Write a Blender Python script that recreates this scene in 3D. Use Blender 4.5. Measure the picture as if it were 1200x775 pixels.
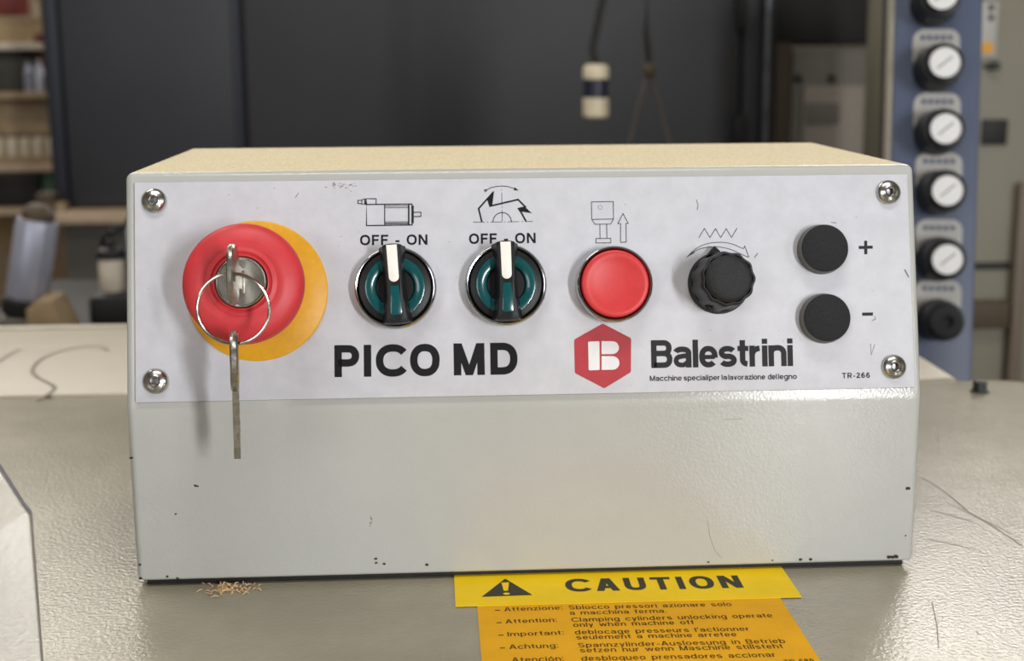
import bpy, bmesh, math, random
from mathutils import Vector, Matrix, Euler

for _o in list(bpy.data.objects):
    bpy.data.objects.remove(_o)
S = bpy.context.scene
COL = S.collection
random.seed(7)
PI = math.pi

# ------------------------------------------------------------------ camera
FPX = 1618.45
CAM_LOC = Vector((0.11799, -0.51383, 0.20191))
CAM_ROT = Euler((1.3737507, 0.0059564, -0.0567001), 'XYZ')
cd = bpy.data.cameras.new('camera')
cam = bpy.data.objects.new('camera', cd)
COL.objects.link(cam)
cam.location = CAM_LOC
cam.rotation_euler = CAM_ROT
cd.sensor_width = 36.0
cd.lens = FPX * 36.0 / 1200.0
cd.clip_start = 0.01
cd.clip_end = 60
cd.dof.use_dof = True
cd.dof.focus_distance = 0.505
cd.dof.aperture_fstop = 12.0
S.camera = cam

# ------------------------------------------------------------------ view, world, lights
S.view_settings.view_transform = 'Standard'
S.view_settings.look = 'None'
S.view_settings.exposure = 0.0
S.view_settings.gamma = 1.0
S.view_settings.use_curve_mapping = False
S.cycles.use_denoising = True

w = bpy.data.worlds.new('world')
S.world = w
w.use_nodes = True
w.node_tree.nodes['Background'].inputs[0].default_value = (1.0, 0.985, 0.96, 1)
w.node_tree.nodes['Background'].inputs[1].default_value = 0.15


def area(name, loc, target, sx, sy, power, col=(1, 1, 1)):
    l = bpy.data.lights.new(name, 'AREA')
    l.shape = 'RECTANGLE'
    l.size, l.size_y, l.energy, l.color = sx, sy, power, col
    o = bpy.data.objects.new(name, l)
    COL.objects.link(o)
    o.location = loc
    o.rotation_euler = (Vector(target) - Vector(loc)).to_track_quat('-Z', 'Y').to_euler()
    return o


area('window_and_fill_light', (2.5, -1.95, 0.65), (0.15, 0, 0.1), 0.7, 0.7, 12, (1.0, 1.0, 1.0))
area('window_and_fill_light', (1.52, -2.95, 0.55), (0.3, 0, 0.07), 0.22, 1.0, 60, (1.0, 1.0, 1.0))
area('window_and_fill_light', (-1.7, -2.9, 0.9), (0.1, 0, 0.1), 1.5, 1.3, 27, (1.0, 1.0, 1.0))  # unseen fill lamp added at the front left to lift the shadows
area('clerestory_light', (-1.45, 4.0, 2.0), (-0.4, 0, 0.2), 2.1, 0.9, 54, (1.0, 0.95, 0.86))
area('clerestory_light', (1.85, 4.0, 2.0), (0.5, 0, 0.2), 2.1, 0.9, 72, (1.0, 0.95, 0.88))
area('ceiling_and_fill_light', (0.1, -0.7, 2.45), (0.1, -0.7, 0), 1.6, 0.4, 30, (1.0, 0.97, 0.92))
area('ceiling_and_fill_light', (-1.3, 1.1, 2.45), (-1.3, 1.3, 0), 1.4, 0.4, 22, (1.0, 0.95, 0.86))  # fill lamp added to brighten the things at the left rear


# ------------------------------------------------------------------ measuring the place
RM = CAM_ROT.to_matrix()


def ray(px, py):
    return RM @ Vector(((px - 600) / FPX, -(py - 387.5) / FPX, -1.0))


def atZ(px, py, z=0.0):
    d = ray(px, py)
    return CAM_LOC + d * ((z - CAM_LOC.z) / d.z)


def atY(px, py, y):
    d = ray(px, py)
    return CAM_LOC + d * ((y - CAM_LOC.y) / d.y)


W, H1, H2, TY, D = 0.307, 0.070145, 0.158575, 0.0227878, 0.16495
FL = math.hypot(H2 - H1, TY)
FV = Vector((0, TY / FL, (H2 - H1) / FL))
FN = Vector((0, -(H2 - H1) / FL, TY / FL))
FO = Vector((0, 0, H1))
FM = Matrix(((1, 0, 0), (0, FV.y, FN.y), (0, FV.z, FN.z)))   # face frame to world


def face(px, py, h=0.0):
    d = ray(px, py)
    k = ((FO + FN * h - CAM_LOC) @ FN) / (d @ FN) if False else (FO + FN * h - CAM_LOC).dot(FN) / d.dot(FN)
    q = CAM_LOC + d * k - FO
    return Vector((q.x, q.dot(FV)))


# ------------------------------------------------------------------ materials
def mat(name, col, rough=0.5, metal=0.0, spec=0.5, noise=0.0, nscale=200.0, bump=0.0, bscale=400.0,
        speck=None, trans=0.0, ior=1.45, coat=0.0, emit=0.0, col2=None, lo=0.35, hi=0.65, aniso=None):
    m = bpy.data.materials.new(name)
    m.use_nodes = True
    nt = m.node_tree
    N, L = nt.nodes, nt.links
    b = N['Principled BSDF']
    b.inputs['Roughness'].default_value = rough
    b.inputs['Metallic'].default_value = metal
    b.inputs['Specular IOR Level'].default_value = spec
    b.inputs['Transmission Weight'].default_value = trans
    b.inputs['IOR'].default_value = ior
    b.inputs['Coat Weight'].default_value = coat
    b.inputs['Base Color'].default_value = (*col, 1)
    tc = N.new('ShaderNodeTexCoord')
    src = tc.outputs['Object']
    if aniso:
        mp = N.new('ShaderNodeMapping')
        mp.inputs['Scale'].default_value = aniso
        L.new(src, mp.inputs[0])
        src = mp.outputs[0]
    cs = None
    if noise or col2:
        n = N.new('ShaderNodeTexNoise')
        n.inputs['Scale'].default_value = nscale
        n.inputs['Detail'].default_value = 5
        n.inputs['Roughness'].default_value = 0.65
        L.new(src, n.inputs['Vector'])
        r = N.new('ShaderNodeValToRGB')
        r.color_ramp.elements[0].position = lo
        r.color_ramp.elements[1].position = hi
        c2 = col2 if col2 else tuple(min(1, c * (1 + noise)) for c in col)
        c1 = col if col2 else tuple(c * (1 - noise) for c in col)
        r.color_ramp.elements[0].color = (*c1, 1)
        r.color_ramp.elements[1].color = (*c2, 1)
        L.new(n.outputs['Fac'], r.inputs['Fac'])
        cs = r.outputs['Color']
    if speck:
        sc, thr, scol = speck
        n = N.new('ShaderNodeTexNoise')
        n.inputs['Scale'].default_value = sc
        n.inputs['Detail'].default_value = 3
        L.new(tc.outputs['Object'], n.inputs['Vector'])
        r = N.new('ShaderNodeValToRGB')
        r.color_ramp.elements[0].position = thr
        r.color_ramp.elements[1].position = thr + 0.03
        L.new(n.outputs['Fac'], r.inputs['Fac'])
        mx = N.new('ShaderNodeMix')
        mx.data_type = 'RGBA'
        L.new(r.outputs['Color'], mx.inputs[0])
        if cs:
            L.new(cs, mx.inputs[6])
        else:
            mx.inputs[6].default_value = (*col, 1)
        mx.inputs[7].default_value = (*scol, 1)
        cs = mx.outputs[2]
    if cs:
        L.new(cs, b.inputs['Base Color'])
    if bump:
        n = N.new('ShaderNodeTexNoise')
        n.inputs['Scale'].default_value = bscale
        n.inputs['Detail'].default_value = 2
        L.new(src, n.inputs['Vector'])
        bp = N.new('ShaderNodeBump')
        bp.inputs['Strength'].default_value = bump
        bp.inputs['Distance'].default_value = 0.001
        L.new(n.outputs['Fac'], bp.inputs['Height'])
        L.new(bp.outputs[0], b.inputs['Normal'])
    if emit:
        b.inputs['Emission Color'].default_value = (*col, 1)
        b.inputs['Emission Strength'].default_value = emit
    return m


def srgb(r, g, b):
    f = lambda c: (c / 255 / 12.92) if c / 255 < 0.04045 else ((c / 255 + 0.055) / 1.055) ** 2.4
    return (f(r), f(g), f(b))


M = {}
M['paint'] = mat('grey_paint', srgb(181, 182, 178), 0.20, noise=0.02, nscale=30, bump=0.085, bscale=1000)
M['dust'] = mat('sawdusted_paint', srgb(202, 188, 150), 0.85, col2=srgb(240, 228, 197), nscale=1100, bump=0.5, bscale=1500,
                speck=(1300, 0.68, srgb(150, 120, 80)))
M['gap_shade'] = mat('black_gap_shade', srgb(34, 33, 31), 0.7, noise=0.2)
M['plate'] = mat('white_plate', srgb(197, 198, 205), 0.48, noise=0.045, nscale=120, bump=0.05, bscale=1400)
M['plate_edge_shade'] = mat('plate_edge_shade', srgb(120, 118, 112), 0.5, noise=0.1)  # darker than the plate: its shadow line is put into the colour
M['ink'] = mat('black_ink', srgb(24, 24, 27), 0.6, spec=0.2, noise=0.02)
M['ink_grey'] = mat('dark_grey_ink', srgb(46, 46, 49), 0.6, spec=0.2, noise=0.02)
M['logo_red'] = mat('logo_red', srgb(172, 42, 52), 0.5, noise=0.06)
M['logo_white'] = mat('logo_white', srgb(226, 224, 226), 0.5, noise=0.03)
M['mark'] = mat('scuff_grey', srgb(130, 126, 120), 0.7, noise=0.3, nscale=900)
M['dirt'] = mat('brown_dirt', srgb(150, 138, 122), 0.8, noise=0.3, nscale=900)
M['chip'] = mat('bare_chip', srgb(48, 44, 40), 0.7, noise=0.3)
M['chrome'] = mat('chrome', srgb(176, 177, 180), 0.12, 1.0, noise=0.05, nscale=300)
M['steel'] = mat('steel', srgb(190, 190, 186), 0.24, 1.0, noise=0.1, nscale=400)
M['socket'] = mat('socket_steel', srgb(130, 130, 132), 0.4, 1.0, noise=0.2, nscale=900)
M['nickel'] = mat('worn_nickel', srgb(172, 168, 158), 0.3, 1.0, noise=0.22, nscale=350, bump=0.12, bscale=900)
M['ring'] = mat('ring_steel', srgb(180, 178, 172), 0.16, 1.0, noise=0.1, nscale=300)
M['yellow_disc'] = mat('yellow_disc', srgb(216, 158, 18), 0.42, noise=0.05, nscale=300, speck=(500, 0.74, srgb(170, 120, 30)))
M['red'] = mat('red_plastic', srgb(202, 56, 62), 0.45, noise=0.05, nscale=200, bump=0.03, bscale=900)
M['red_cap'] = mat('red_cap', srgb(206, 54, 56), 0.42, noise=0.04, nscale=300, bump=0.06, bscale=1800)
M['black'] = mat('black_plastic', srgb(20, 21, 23), 0.42, spec=0.35, noise=0.2, nscale=300)
M['black_grain'] = mat('grained_black', srgb(32, 33, 35), 0.5, spec=0.4, noise=0.25, nscale=900, bump=0.35, bscale=2200)
M['rubber'] = mat('black_rubber', srgb(38, 39, 42), 0.75, spec=0.3, noise=0.2, nscale=900, bump=0.3, bscale=2500)
M['rim_clear'] = mat('clear_rim', srgb(88, 88, 82), 0.3, noise=0.1)
M['teal'] = mat('teal_lens', srgb(12, 78, 82), 0.22, noise=0.12, nscale=300, coat=0.5)
M['white_mark'] = mat('white_pointer', srgb(240, 238, 228), 0.4, noise=0.03)
M['table'] = mat('warm_grey_enamel', srgb(148, 142, 124), 0.25, spec=0.6, noise=0.11, nscale=14, bump=0.27, bscale=560,
                 speck=(160, 0.78, srgb(120, 112, 98)))
M['cream'] = mat('cream_enamel', srgb(176, 167, 149), 0.42, noise=0.05, nscale=12, bump=0.1, bscale=420)
M['scribble'] = mat('pencil_grey', srgb(146, 137, 124), 0.7, noise=0.15, nscale=200)
M['scratch'] = mat('enamel_scratch', srgb(128, 121, 107), 0.6, noise=0.05)
M['bolt'] = mat('dark_bolt', srgb(44, 48, 44), 0.5, 0.3, noise=0.2)
M['lab_y'] = mat('yellow_label', srgb(238, 200, 10), 0.55, spec=0.3, noise=0.04, nscale=60)
M['lab_o'] = mat('amber_label', srgb(226, 166, 12), 0.6, spec=0.25, noise=0.05, nscale=60)
M['lab_ink'] = mat('label_ink', srgb(56, 54, 44), 0.6, spec=0.3, noise=0.03)
M['lab_ink2'] = mat('brown_label_ink', srgb(84, 56, 10), 0.6, spec=0.2, noise=0.03)
M['acrylic'] = mat('clear_acrylic', (0.93, 0.94, 0.97), 0.06, trans=1.0, ior=1.46, noise=0.01)
M['acrylic_edge'] = mat('sawn_acrylic', srgb(150, 152, 170), 0.4, trans=0.4, ior=1.46, noise=0.05)
M['shaving'] = mat('wood_shaving', srgb(206, 176, 132), 0.8, noise=0.2, nscale=200)
# background
M['anthracite'] = mat('anthracite_sheet', srgb(52, 54, 60), 0.5, noise=0.06, nscale=4)
M['anthracite2'] = mat('dark_sheet', srgb(53, 54, 58), 0.5, noise=0.06, nscale=4)
M['navy_trim'] = mat('navy_trim', srgb(44, 48, 58), 0.5, noise=0.08)
M['bright_trim'] = mat('bright_trim', srgb(120, 124, 130), 0.35, 0.6, noise=0.2, nscale=40)
M['bench_wood'] = mat('bench_wood', srgb(188, 166, 142), 0.6, noise=0.15, nscale=20)
M['bench_grey'] = mat('bench_grey', srgb(84, 82, 78), 0.6, noise=0.08, nscale=20)
M['dark'] = mat('near_black', srgb(28, 28, 29), 0.6, noise=0.15, nscale=20)
M['blue'] = mat('blue_enamel', srgb(74, 84, 108), 0.45, noise=0.05, nscale=8)
M['col_side'] = mat('column_side', srgb(48, 47, 43), 0.5, noise=0.06, nscale=8)
M['col_lip'] = mat('column_lip', srgb(160, 154, 140), 0.5, noise=0.06)
M['gauge'] = mat('gauge_white', srgb(222, 222, 222), 0.4, noise=0.03)
M['tag_grey'] = mat('tag_grey', srgb(176, 174, 170), 0.5, noise=0.06)
M['beige'] = mat('beige_enamel', srgb(124, 120, 104), 0.5, noise=0.05, nscale=6)
M['beige2'] = mat('taupe_enamel', srgb(116, 104, 92), 0.5, noise=0.06, nscale=6)
M['box_grey'] = mat('box_grey', srgb(112, 108, 100), 0.55, noise=0.1, nscale=14)
M['box_pale'] = mat('box_pale', srgb(150, 142, 132), 0.55, noise=0.07, nscale=14)
M['brown'] = mat('brown_board', srgb(78, 66, 52), 0.6, noise=0.12, nscale=20)
M['orange'] = mat('orange_dot', srgb(214, 156, 40), 0.5, noise=0.05)
M['navy'] = mat('navy_band', srgb(30, 34, 50), 0.4, noise=0.1)
M['bone'] = mat('bone_plastic', srgb(212, 200, 172), 0.4, noise=0.1, nscale=60)
M['cord'] = mat('black_cord', srgb(30, 29, 28), 0.6, noise=0.2)
M['strap'] = mat('grey_strap', srgb(86, 82, 78), 0.6, noise=0.2)
M['tan'] = mat('tan_casting', srgb(160, 140, 112), 0.6, noise=0.14, nscale=30)
M['silver'] = mat('silver_metal', srgb(172, 176, 194), 0.36, 0.35, noise=0.1, nscale=20)
M['ochre'] = mat('ochre_card', srgb(164, 142, 108), 0.7, noise=0.08, nscale=30)
M['dkred'] = mat('dark_red', srgb(122, 52, 50), 0.5, noise=0.1, nscale=30)
M['dgreen'] = mat('dark_crate', srgb(62, 62, 54), 0.6, noise=0.15, nscale=30)
M['green'] = mat('green_box', srgb(52, 84, 66), 0.6, noise=0.12, nscale=30)
M['cotton'] = mat('pale_bottle', srgb(206, 196, 178), 0.5, noise=0.08, nscale=30)
M['icewhite'] = mat('ice_bottle', srgb(196, 200, 214), 0.5, noise=0.08, nscale=30)
M['concrete'] = mat('concrete', srgb(120, 116, 108), 0.8, noise=0.12, nscale=5)
M['ceil'] = mat('ceiling_paint', srgb(150, 146, 138), 0.8, noise=0.05, nscale=2)
M['wall'] = mat('wall_paint', srgb(120, 112, 100), 0.8, noise=0.08, nscale=3)


# ------------------------------------------------------------------ mesh helpers
class MB:
    """Collects shapes in local coordinates and links them as ONE mesh object."""

    def __init__(self):
        self.v, self.f, self.mi = [], [], []

    def add(self, vs, fs, mi=0, xf=None):
        o = len(self.v)
        self.v += [tuple(xf @ Vector(p)) if xf else tuple(p) for p in vs]
        for f in fs:
            self.f.append([i + o for i in f])
            self.mi.append(mi)
        return self

    def addbm(self, bm, mi=0, xf=None):
        bm.verts.ensure_lookup_table()
        for i, v in enumerate(bm.verts):
            v.index = i
        self.add([v.co[:] for v in bm.verts], [[v.index for v in f.verts] for f in bm.faces], mi, xf)
        bm.free()
        return self

    def box(self, a, b, bev=0.0, mi=0, xf=None, seg=2):
        bm = bmesh.new()
        bmesh.ops.create_cube(bm, size=1)
        a, b = Vector(a), Vector(b)
        for v in bm.verts:
            v.co = Vector((a[i] + (b[i] - a[i]) * (v.co[i] + 0.5) for i in range(3)))
        if bev:
            bmesh.ops.bevel(bm, geom=list(bm.edges), offset=bev, segments=seg, profile=0.5, affect='EDGES')
        return self.addbm(bm, mi, xf)

    def lathe(self, prof, n=48, mi=0, xf=None, rfun=None):
        """prof: (radius, z) from one end to the other, about local z."""
        vs, fs, rows = [], [], []
        for (r, z) in prof:
            if r < 1e-7:
                rows.append([len(vs)])
                vs.append((0, 0, z))
            else:
                row = []
                for k in range(n):
                    a = 2 * PI * k / n
                    rr = r * (rfun(a, z) if rfun else 1)
                    row.append(len(vs))
                    vs.append((rr * math.cos(a), rr * math.sin(a), z))
                rows.append(row)
        for A, B in zip(rows, rows[1:]):
            for k in range(n):
                k2 = (k + 1) % n
                if len(A) == 1 and len(B) == 1:
                    continue
                if len(A) == 1:
                    fs.append([A[0], B[k2], B[k]])
                elif len(B) == 1:
                    fs.append([A[k], A[k2], B[0]])
                else:
                    fs.append([A[k], A[k2], B[k2], B[k]])
        fs = [f[::-1] for f in fs] if prof[0][1] > prof[-1][1] else fs
        return self.add(vs, fs, mi, xf)

    def tube(self, pts, r, n=10, mi=0, closed=False):
        pts = [Vector(p) for p in pts]
        vs, fs = [], []
        up = Vector((0, 0, 1))
        m = len(pts)
        prev = None
        for i, p in enumerate(pts):
            a = pts[(i - 1) % m] if (closed or i > 0) else p
            b = pts[(i + 1) % m] if (closed or i < m - 1) else p
            t = (b - a).normalized()
            if prev is None:
                ref = up if abs(t.dot(up)) < 0.9 else Vector((1, 0, 0))
                s = t.cross(ref).normalized()
            else:
                s = (prev - t * prev.dot(t)).normalized()
            prev = s
            u = t.cross(s)
            rr = r[i] if isinstance(r, (list, tuple)) else r
            for k in range(n):
                an = 2 * PI * k / n
                vs.append(p + (s * math.cos(an) + u * math.sin(an)) * rr)
        for i in range(m if closed else m - 1):
            j = (i + 1) % m
            for k in range(n):
                k2 = (k + 1) % n
                fs.append([i * n + k, i * n + k2, j * n + k2, j * n + k])
        if not closed:
            fs.append(list(range(n)))
            fs.append([(m - 1) * n + k for k in range(n)][::-1])
        return self.add(vs, fs, mi)

    def prism(self, poly, z0, z1, mi=0, xf=None, bev=0.0, seg=2):
        """poly: 2-D outline (counter-clockwise), extruded from z0 to z1."""
        n = len(poly)
        bm = bmesh.new()
        a = [bm.verts.new((x, y, z0)) for x, y in poly]
        b = [bm.verts.new((x, y, z1)) for x, y in poly]
        bm.faces.new(a[::-1])
        top = bm.faces.new(b)
        for i in range(n):
            j = (i + 1) % n
            bm.faces.new((a[i], a[j], b[j], b[i]))
        bmesh.ops.recalc_face_normals(bm, faces=bm.faces)
        if bev:
            es = [e for e in top.edges]
            bmesh.ops.bevel(bm, geom=es, offset=bev, segments=seg, profile=0.5, affect='EDGES')
        return self.addbm(bm, mi, xf)

    def flat(self, poly, z=0.0, mi=0, xf=None):
        z += 3e-6 * (len(self.f) % 9)      # overlapping strokes never share a plane
        return self.add([(x, y, z) for x, y in poly], [list(range(len(poly)))], mi, xf)

    def build(self, name, mats, parent=None, smooth=True, ang=35, loc=None, rot=None):
        me = bpy.data.meshes.new(name)
        me.from_pydata(self.v, [], self.f)
        for m in (mats if isinstance(mats, (list, tuple)) else [mats]):
            me.materials.append(m)
        me.polygons.foreach_set('material_index', self.mi)
        if smooth:
            me.polygons.foreach_set('use_smooth', [True] * len(me.polygons))
            me.set_sharp_from_angle(angle=math.radians(ang))
        me.update()
        o = bpy.data.objects.new(name, me)
        COL.objects.link(o)
        if parent:
            o.parent = parent
        if loc is not None:
            o.location = loc
        if rot is not None:
            o.rotation_euler = rot
        return o


def tag(o, label=None, cat=None, group=None, kind=None):
    if label:
        o['label'] = label
    if cat:
        o['category'] = cat
    if group:
        o['group'] = group
    if kind:
        o['kind'] = kind
    return o


def empty(name, loc, rot=(0, 0, 0), **k):
    o = bpy.data.objects.new(name, None)
    COL.objects.link(o)
    o.location = loc
    o.rotation_euler = rot
    o.empty_display_size = 0.02
    return tag(o, **k)


def copy_tree(o, parent=None):
    c = o.copy()
    COL.objects.link(c)
    c.parent = parent
    for ch in list(o.children):
        copy_tree(ch, c)
    return c


def circ(r, n=32, cx=0, cy=0, a0=0.0, a1=2 * PI, end=False):
    m = n + 1 if end else n
    return [(cx + r * math.cos(a0 + (a1 - a0) * k / n), cy + r * math.sin(a0 + (a1 - a0) * k / n)) for k in range(m)]


def ribbon(pts, t, closed=False):
    """2-D stroke: list of quads with mitred joins and butt ends."""
    P = [Vector(p) for p in pts]
    m = len(P)
    Ls, Rs = [], []
    for i in range(m):
        a = P[(i - 1) % m] if (closed or i > 0) else None
        b = P[(i + 1) % m] if (closed or i < m - 1) else None
        d1 = (P[i] - a).normalized() if a is not None else None
        d2 = (b - P[i]).normalized() if b is not None else None
        if d1 is None:
            d1 = d2
        if d2 is None:
            d2 = d1
        n1, n2 = Vector((-d1.y, d1.x)), Vector((-d2.y, d2.x))
        nn = n1 + n2
        nn = nn.normalized() if nn.length > 1e-6 else n1
        k = min(1 / max(nn.dot(n1), 0.35), 2.4)
        Ls.append(P[i] + nn * (t / 2 * k))
        Rs.append(P[i] - nn * (t / 2 * k))
    out = []
    for i in range(m if closed else m - 1):
        j = (i + 1) % m
        out.append([Ls[i], Rs[i], Rs[j], Ls[j]])
    return [[(p.x, p.y) for p in q] for q in out]


# ------------------------------------------------------------------ a plain grotesque alphabet drawn with strokes
def glyph(ch, t, k=1.0, xh=0.73):
    """Returns (width, polygons) for a letter of cap height 1, stroke t, width factor k."""
    out = []
    X = xh

    def st(pts, tt=None, closed=False):
        out.extend(ribbon(pts, tt or t, closed))

    def vb(x, y0, y1, tt=None):
        tt = tt or t
        out.append([(x - tt / 2, y0), (x + tt / 2, y0), (x + tt / 2, y1), (x - tt / 2, y1)])

    def hb(y, x0, x1, tt=None):
        tt = (tt or t) * 0.94
        out.append([(x0, y - tt / 2), (x1, y - tt / 2), (x1, y + tt / 2), (x0, y + tt / 2)])

    def pa(xb, xt, y0, y1, wd):
        out.append([(xb - wd / 2, y0), (xb + wd / 2, y0), (xt + wd / 2, y1), (xt - wd / 2, y1)])

    def el(cx, cy, rx, ry, a0, a1, n=20, p=2.25):
        r = []
        for i in range(n + 1):
            a = math.radians(a0 + (a1 - a0) * i / n)
            c, s = math.cos(a), math.sin(a)
            r.append((cx + rx * math.copysign(abs(c) ** (2 / p), c), cy + ry * math.copysign(abs(s) ** (2 / p), s)))
        return r
    h = t / 2
    dg = t * 1.12

    def wd(x):
        return x * k
    L = h
    if ch == ' ':
        return 0.32 * k, out
    if ch in 'I':
        vb(h, 0, 1)
        return t, out
    if ch in 'il':
        vb(h, 0, X if ch == 'i' else 1.0)
        if ch == 'i':
            vb(h, 1.0 - t * 0.92, 1.0)
        return t, out
    if ch in 'OCDQ0':
        w_ = wd(0.84 if ch != 'D' else 0.76)
        R = w_ - h
        if ch == '0':
            w_ = wd(0.60)
        if ch in 'O0':
            st(el(w_ / 2, 0.5, w_ / 2 - h, 0.51 - h, 0, 342, 36), closed=True)
        elif ch == 'C':
            rx = (w_ - 1.4 * h) / 1.84
            st(el(h + rx, 0.5, rx, 0.51 - h, 36, 324, 30))
        else:
            vb(L, 0, 1)
            st([(t * .5, 1 - h)] + el(w_ * .45, 0.5, R - w_ * .45, 0.5 - h, 90, -90, 22) + [(t * .5, h)])
        return w_, out
    if ch in 'PRB':
        w_ = wd(0.70)
        vb(L, 0, 1)
        m = 0.44 if ch != 'B' else 0.52
        R = w_ - h - (0.02 if ch == 'B' else 0)
        cy, ry = (1 - h + m) / 2, (1 - h - m) / 2
        st([(h, 1 - h)] + el(R - ry * 1.05, cy, ry * 1.05, ry, 90, -90, 16) + [(h, m)])
        if ch == 'R':
            pa(w_ - dg * .5, w_ * .55, 0, m, dg)
        if ch == 'B':
            R = w_ - h
            cy, ry = (m + h) / 2, (m - h) / 2
            st([(h, m)] + el(R - ry * 1.05, cy, ry * 1.05, ry, 90, -90, 16) + [(h, h)])
        return w_, out
    if ch == 'M':
        w_ = wd(0.86)
        vb(L, 0, 1)
        vb(w_ - h, 0, 1)
        pa(w_ / 2, h * 1.2, 0, 1, t * .98)
        pa(w_ / 2, w_ - h * 1.2, 0, 1, t * .98)
        return w_, out
    if ch == 'N':
        w_ = wd(0.74)
        vb(L, 0, 1)
        vb(w_ - h, 0, 1)
        pa(w_ - h * 1.1, h * 1.1, 0, 1, dg)
        return w_, out
    if ch == 'A':
        w_ = wd(0.80)
        pa(h * 1.1, w_ / 2 - h * .2, 0, 1, dg)
        pa(w_ - h * 1.1, w_ / 2 + h * .2, 0, 1, dg)
        hb(0.3, w_ * .24, w_ * .76)
        return w_, out
    if ch == 'U':
        w_ = wd(0.74)
        st([(h, 1)] + el(w_ / 2, h + 0.3, w_ / 2 - h, 0.3, 180, 360, 20) + [(w_ - h, 1)])
        return w_, out
    if ch == 'T':
        w_ = wd(0.70)
        vb(w_ / 2, 0, 1)
        hb(1 - h * .94, 0, w_)
        return w_, out
    if ch in 'FE':
        w_ = wd(0.60)
        vb(L, 0, 1)
        hb(1 - h * .94, 0, w_)
        hb(0.5, 0, w_ * .9)
        if ch == 'E':
            hb(h * .94, 0, w_)
        return w_, out
    if ch in 'Ss':
        w_ = wd(0.70 if ch == 'S' else 0.60)
        hh = 1.0 if ch == 'S' else X
        ry = (hh - t + .01) / 4
        rx = w_ / 2 - h
        st(el(w_ / 2, hh - h - ry, rx * .96, ry, 25, 270, 20, 2.1)[:-1] + el(w_ / 2, h + ry, rx, ry, 90, -155, 20, 2.1))
        return w_, out
    if ch in 'oó':
        w_ = wd(0.64)
        st(el(w_ / 2, X / 2, w_ / 2 - h, X / 2 - h + .01, 0, 345, 30), closed=True)
        if ch == 'ó':
            pa(w_ * .45, w_ * .62, X + .07, X + .27, t)
        return w_, out
    if ch in 'bdpqg':
        w_ = wd(0.64)
        st(el(w_ / 2, X / 2, w_ / 2 - h, X / 2 - h + .01, 0, 345, 30), closed=True)
        if ch == 'b':
            vb(h, 0, 1)
        if ch == 'd':
            vb(w_ - h, 0, 1)
        if ch == 'p':
            vb(h, -0.27, X)
        if ch == 'q':
            vb(w_ - h, -0.27, X)
        if ch == 'g':
            st([(w_ - h, X)] + el(w_ / 2, -0.06, w_ / 2 - h, 0.2, 0, -160, 16))
        return w_, out
    if ch in 'ce':
        w_ = wd(0.61)
        if ch == 'c':
            rx = (w_ - 1.4 * h) / 1.84
            st(el(h + rx, X / 2, rx, X / 2 - h + .01, 38, 322, 28))
        else:
            st([(w_ - h, X / 2 - t * .2)] + el(w_ / 2, X / 2, w_ / 2 - h, X / 2 - h + .01, 0, 318, 30))
            hb(X / 2 - t * .05, h, w_ - h, t * .82)
        return w_, out
    if ch == 'a':
        w_ = wd(0.61)
        R = w_ - h * 1.15
        st(el(w_ * .48, X * .68, R - w_ * .48, X * .32 - h, 165, 0, 16) + [(R, 0)])
        st([(R, X * .56), (w_ * .5, X * .56 - .01)] + el(w_ * .45, X * .28 + h * .35, w_ * .45 - h, X * .28 - h * .6, 90, 300, 16) + [(R, X * .28)], t * .88)
        return w_, out
    if ch in 'hnmu':
        if ch == 'm':
            w_ = wd(0.98)
            q = (w_ - t) / 2
            vb(h, 0, X)
            for i in (0, 1):
                st(el(h + q * (i + .5), X * .6, q / 2, X * .4 - h + .01, 180, 0, 16) + [(h + q * (i + 1), 0)])
            return w_, out
        w_ = wd(0.60)
        if ch == 'u':
            vb(w_ - h, 0, X)
            st([(h, X)] + el(w_ / 2, X * .4, w_ / 2 - h, X * .4 - h + .01, 180, 360, 16))
        else:
            vb(h, 0, 1 if ch == 'h' else X)
            st(el(w_ / 2, X * .6, w_ / 2 - h, X * .4 - h + .01, 180, 0, 16) + [(w_ - h, 0)])
        return w_, out
    if ch == 'r':
        w_ = wd(0.39)
        vb(h, 0, X)
        st(el(w_ * .98, X * .5, w_ * .98 - h, X * .5 - h, 172, 96, 12))
        return w_, out
    if ch == 't':
        w_ = wd(0.36)
        st([(w_ * .46, X + .2), (w_ * .46, .3)] + el(w_ * .98, .26, w_ * .52, .26 - h, 185, 262, 8))
        hb(X - h, 0, w_)
        return w_, out
    if ch == 'f':
        w_ = wd(0.36)
        st([(w_ * .48, 0), (w_ * .48, .72)] + el(w_, .76, w_ * .52, .24 - h, 175, 98, 8))
        hb(X - h, 0, w_)
        return w_, out
    if ch in 'vy':
        w_ = wd(0.58)
        pa(w_ / 2, h * 1.1, 0, X, t)
        pa(w_ / 2, w_ - h * 1.1, 0, X, t)
        if ch == 'y':
            pa(w_ * .28, w_ / 2, -.27, 0.02, t)
        return w_, out
    if ch == 'w':
        w_ = wd(0.88)
        for a, b in ((.27, .06), (.27, .5), (.73, .5), (.73, .94)):
            pa(w_ * a, w_ * b, 0, X, t * .92)
        return w_, out
    if ch == 'k':
        w_ = wd(0.58)
        vb(h, 0, 1)
        pa(h * 1.2, w_ - h * 1.2, X * .34, X, t)
        pa(w_ - h * 1.1, w_ * .42, 0, X * .62, t)
        return w_, out
    if ch == 'z':
        w_ = wd(0.54)
        hb(X - h, 0, w_)
        hb(h, 0, w_)
        pa(h * 1.2, w_ - h * 1.2, t * .5, X - t * .5, t)
        return w_, out
    if ch == '2':
        w_ = wd(0.60)
        st(el(w_ / 2, .70, w_ / 2 - h, .30 - h, 165, -20, 16, 2.0) + [(h * 1.2, t * .7)])
        hb(h, 0, w_)
        return w_, out
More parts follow.
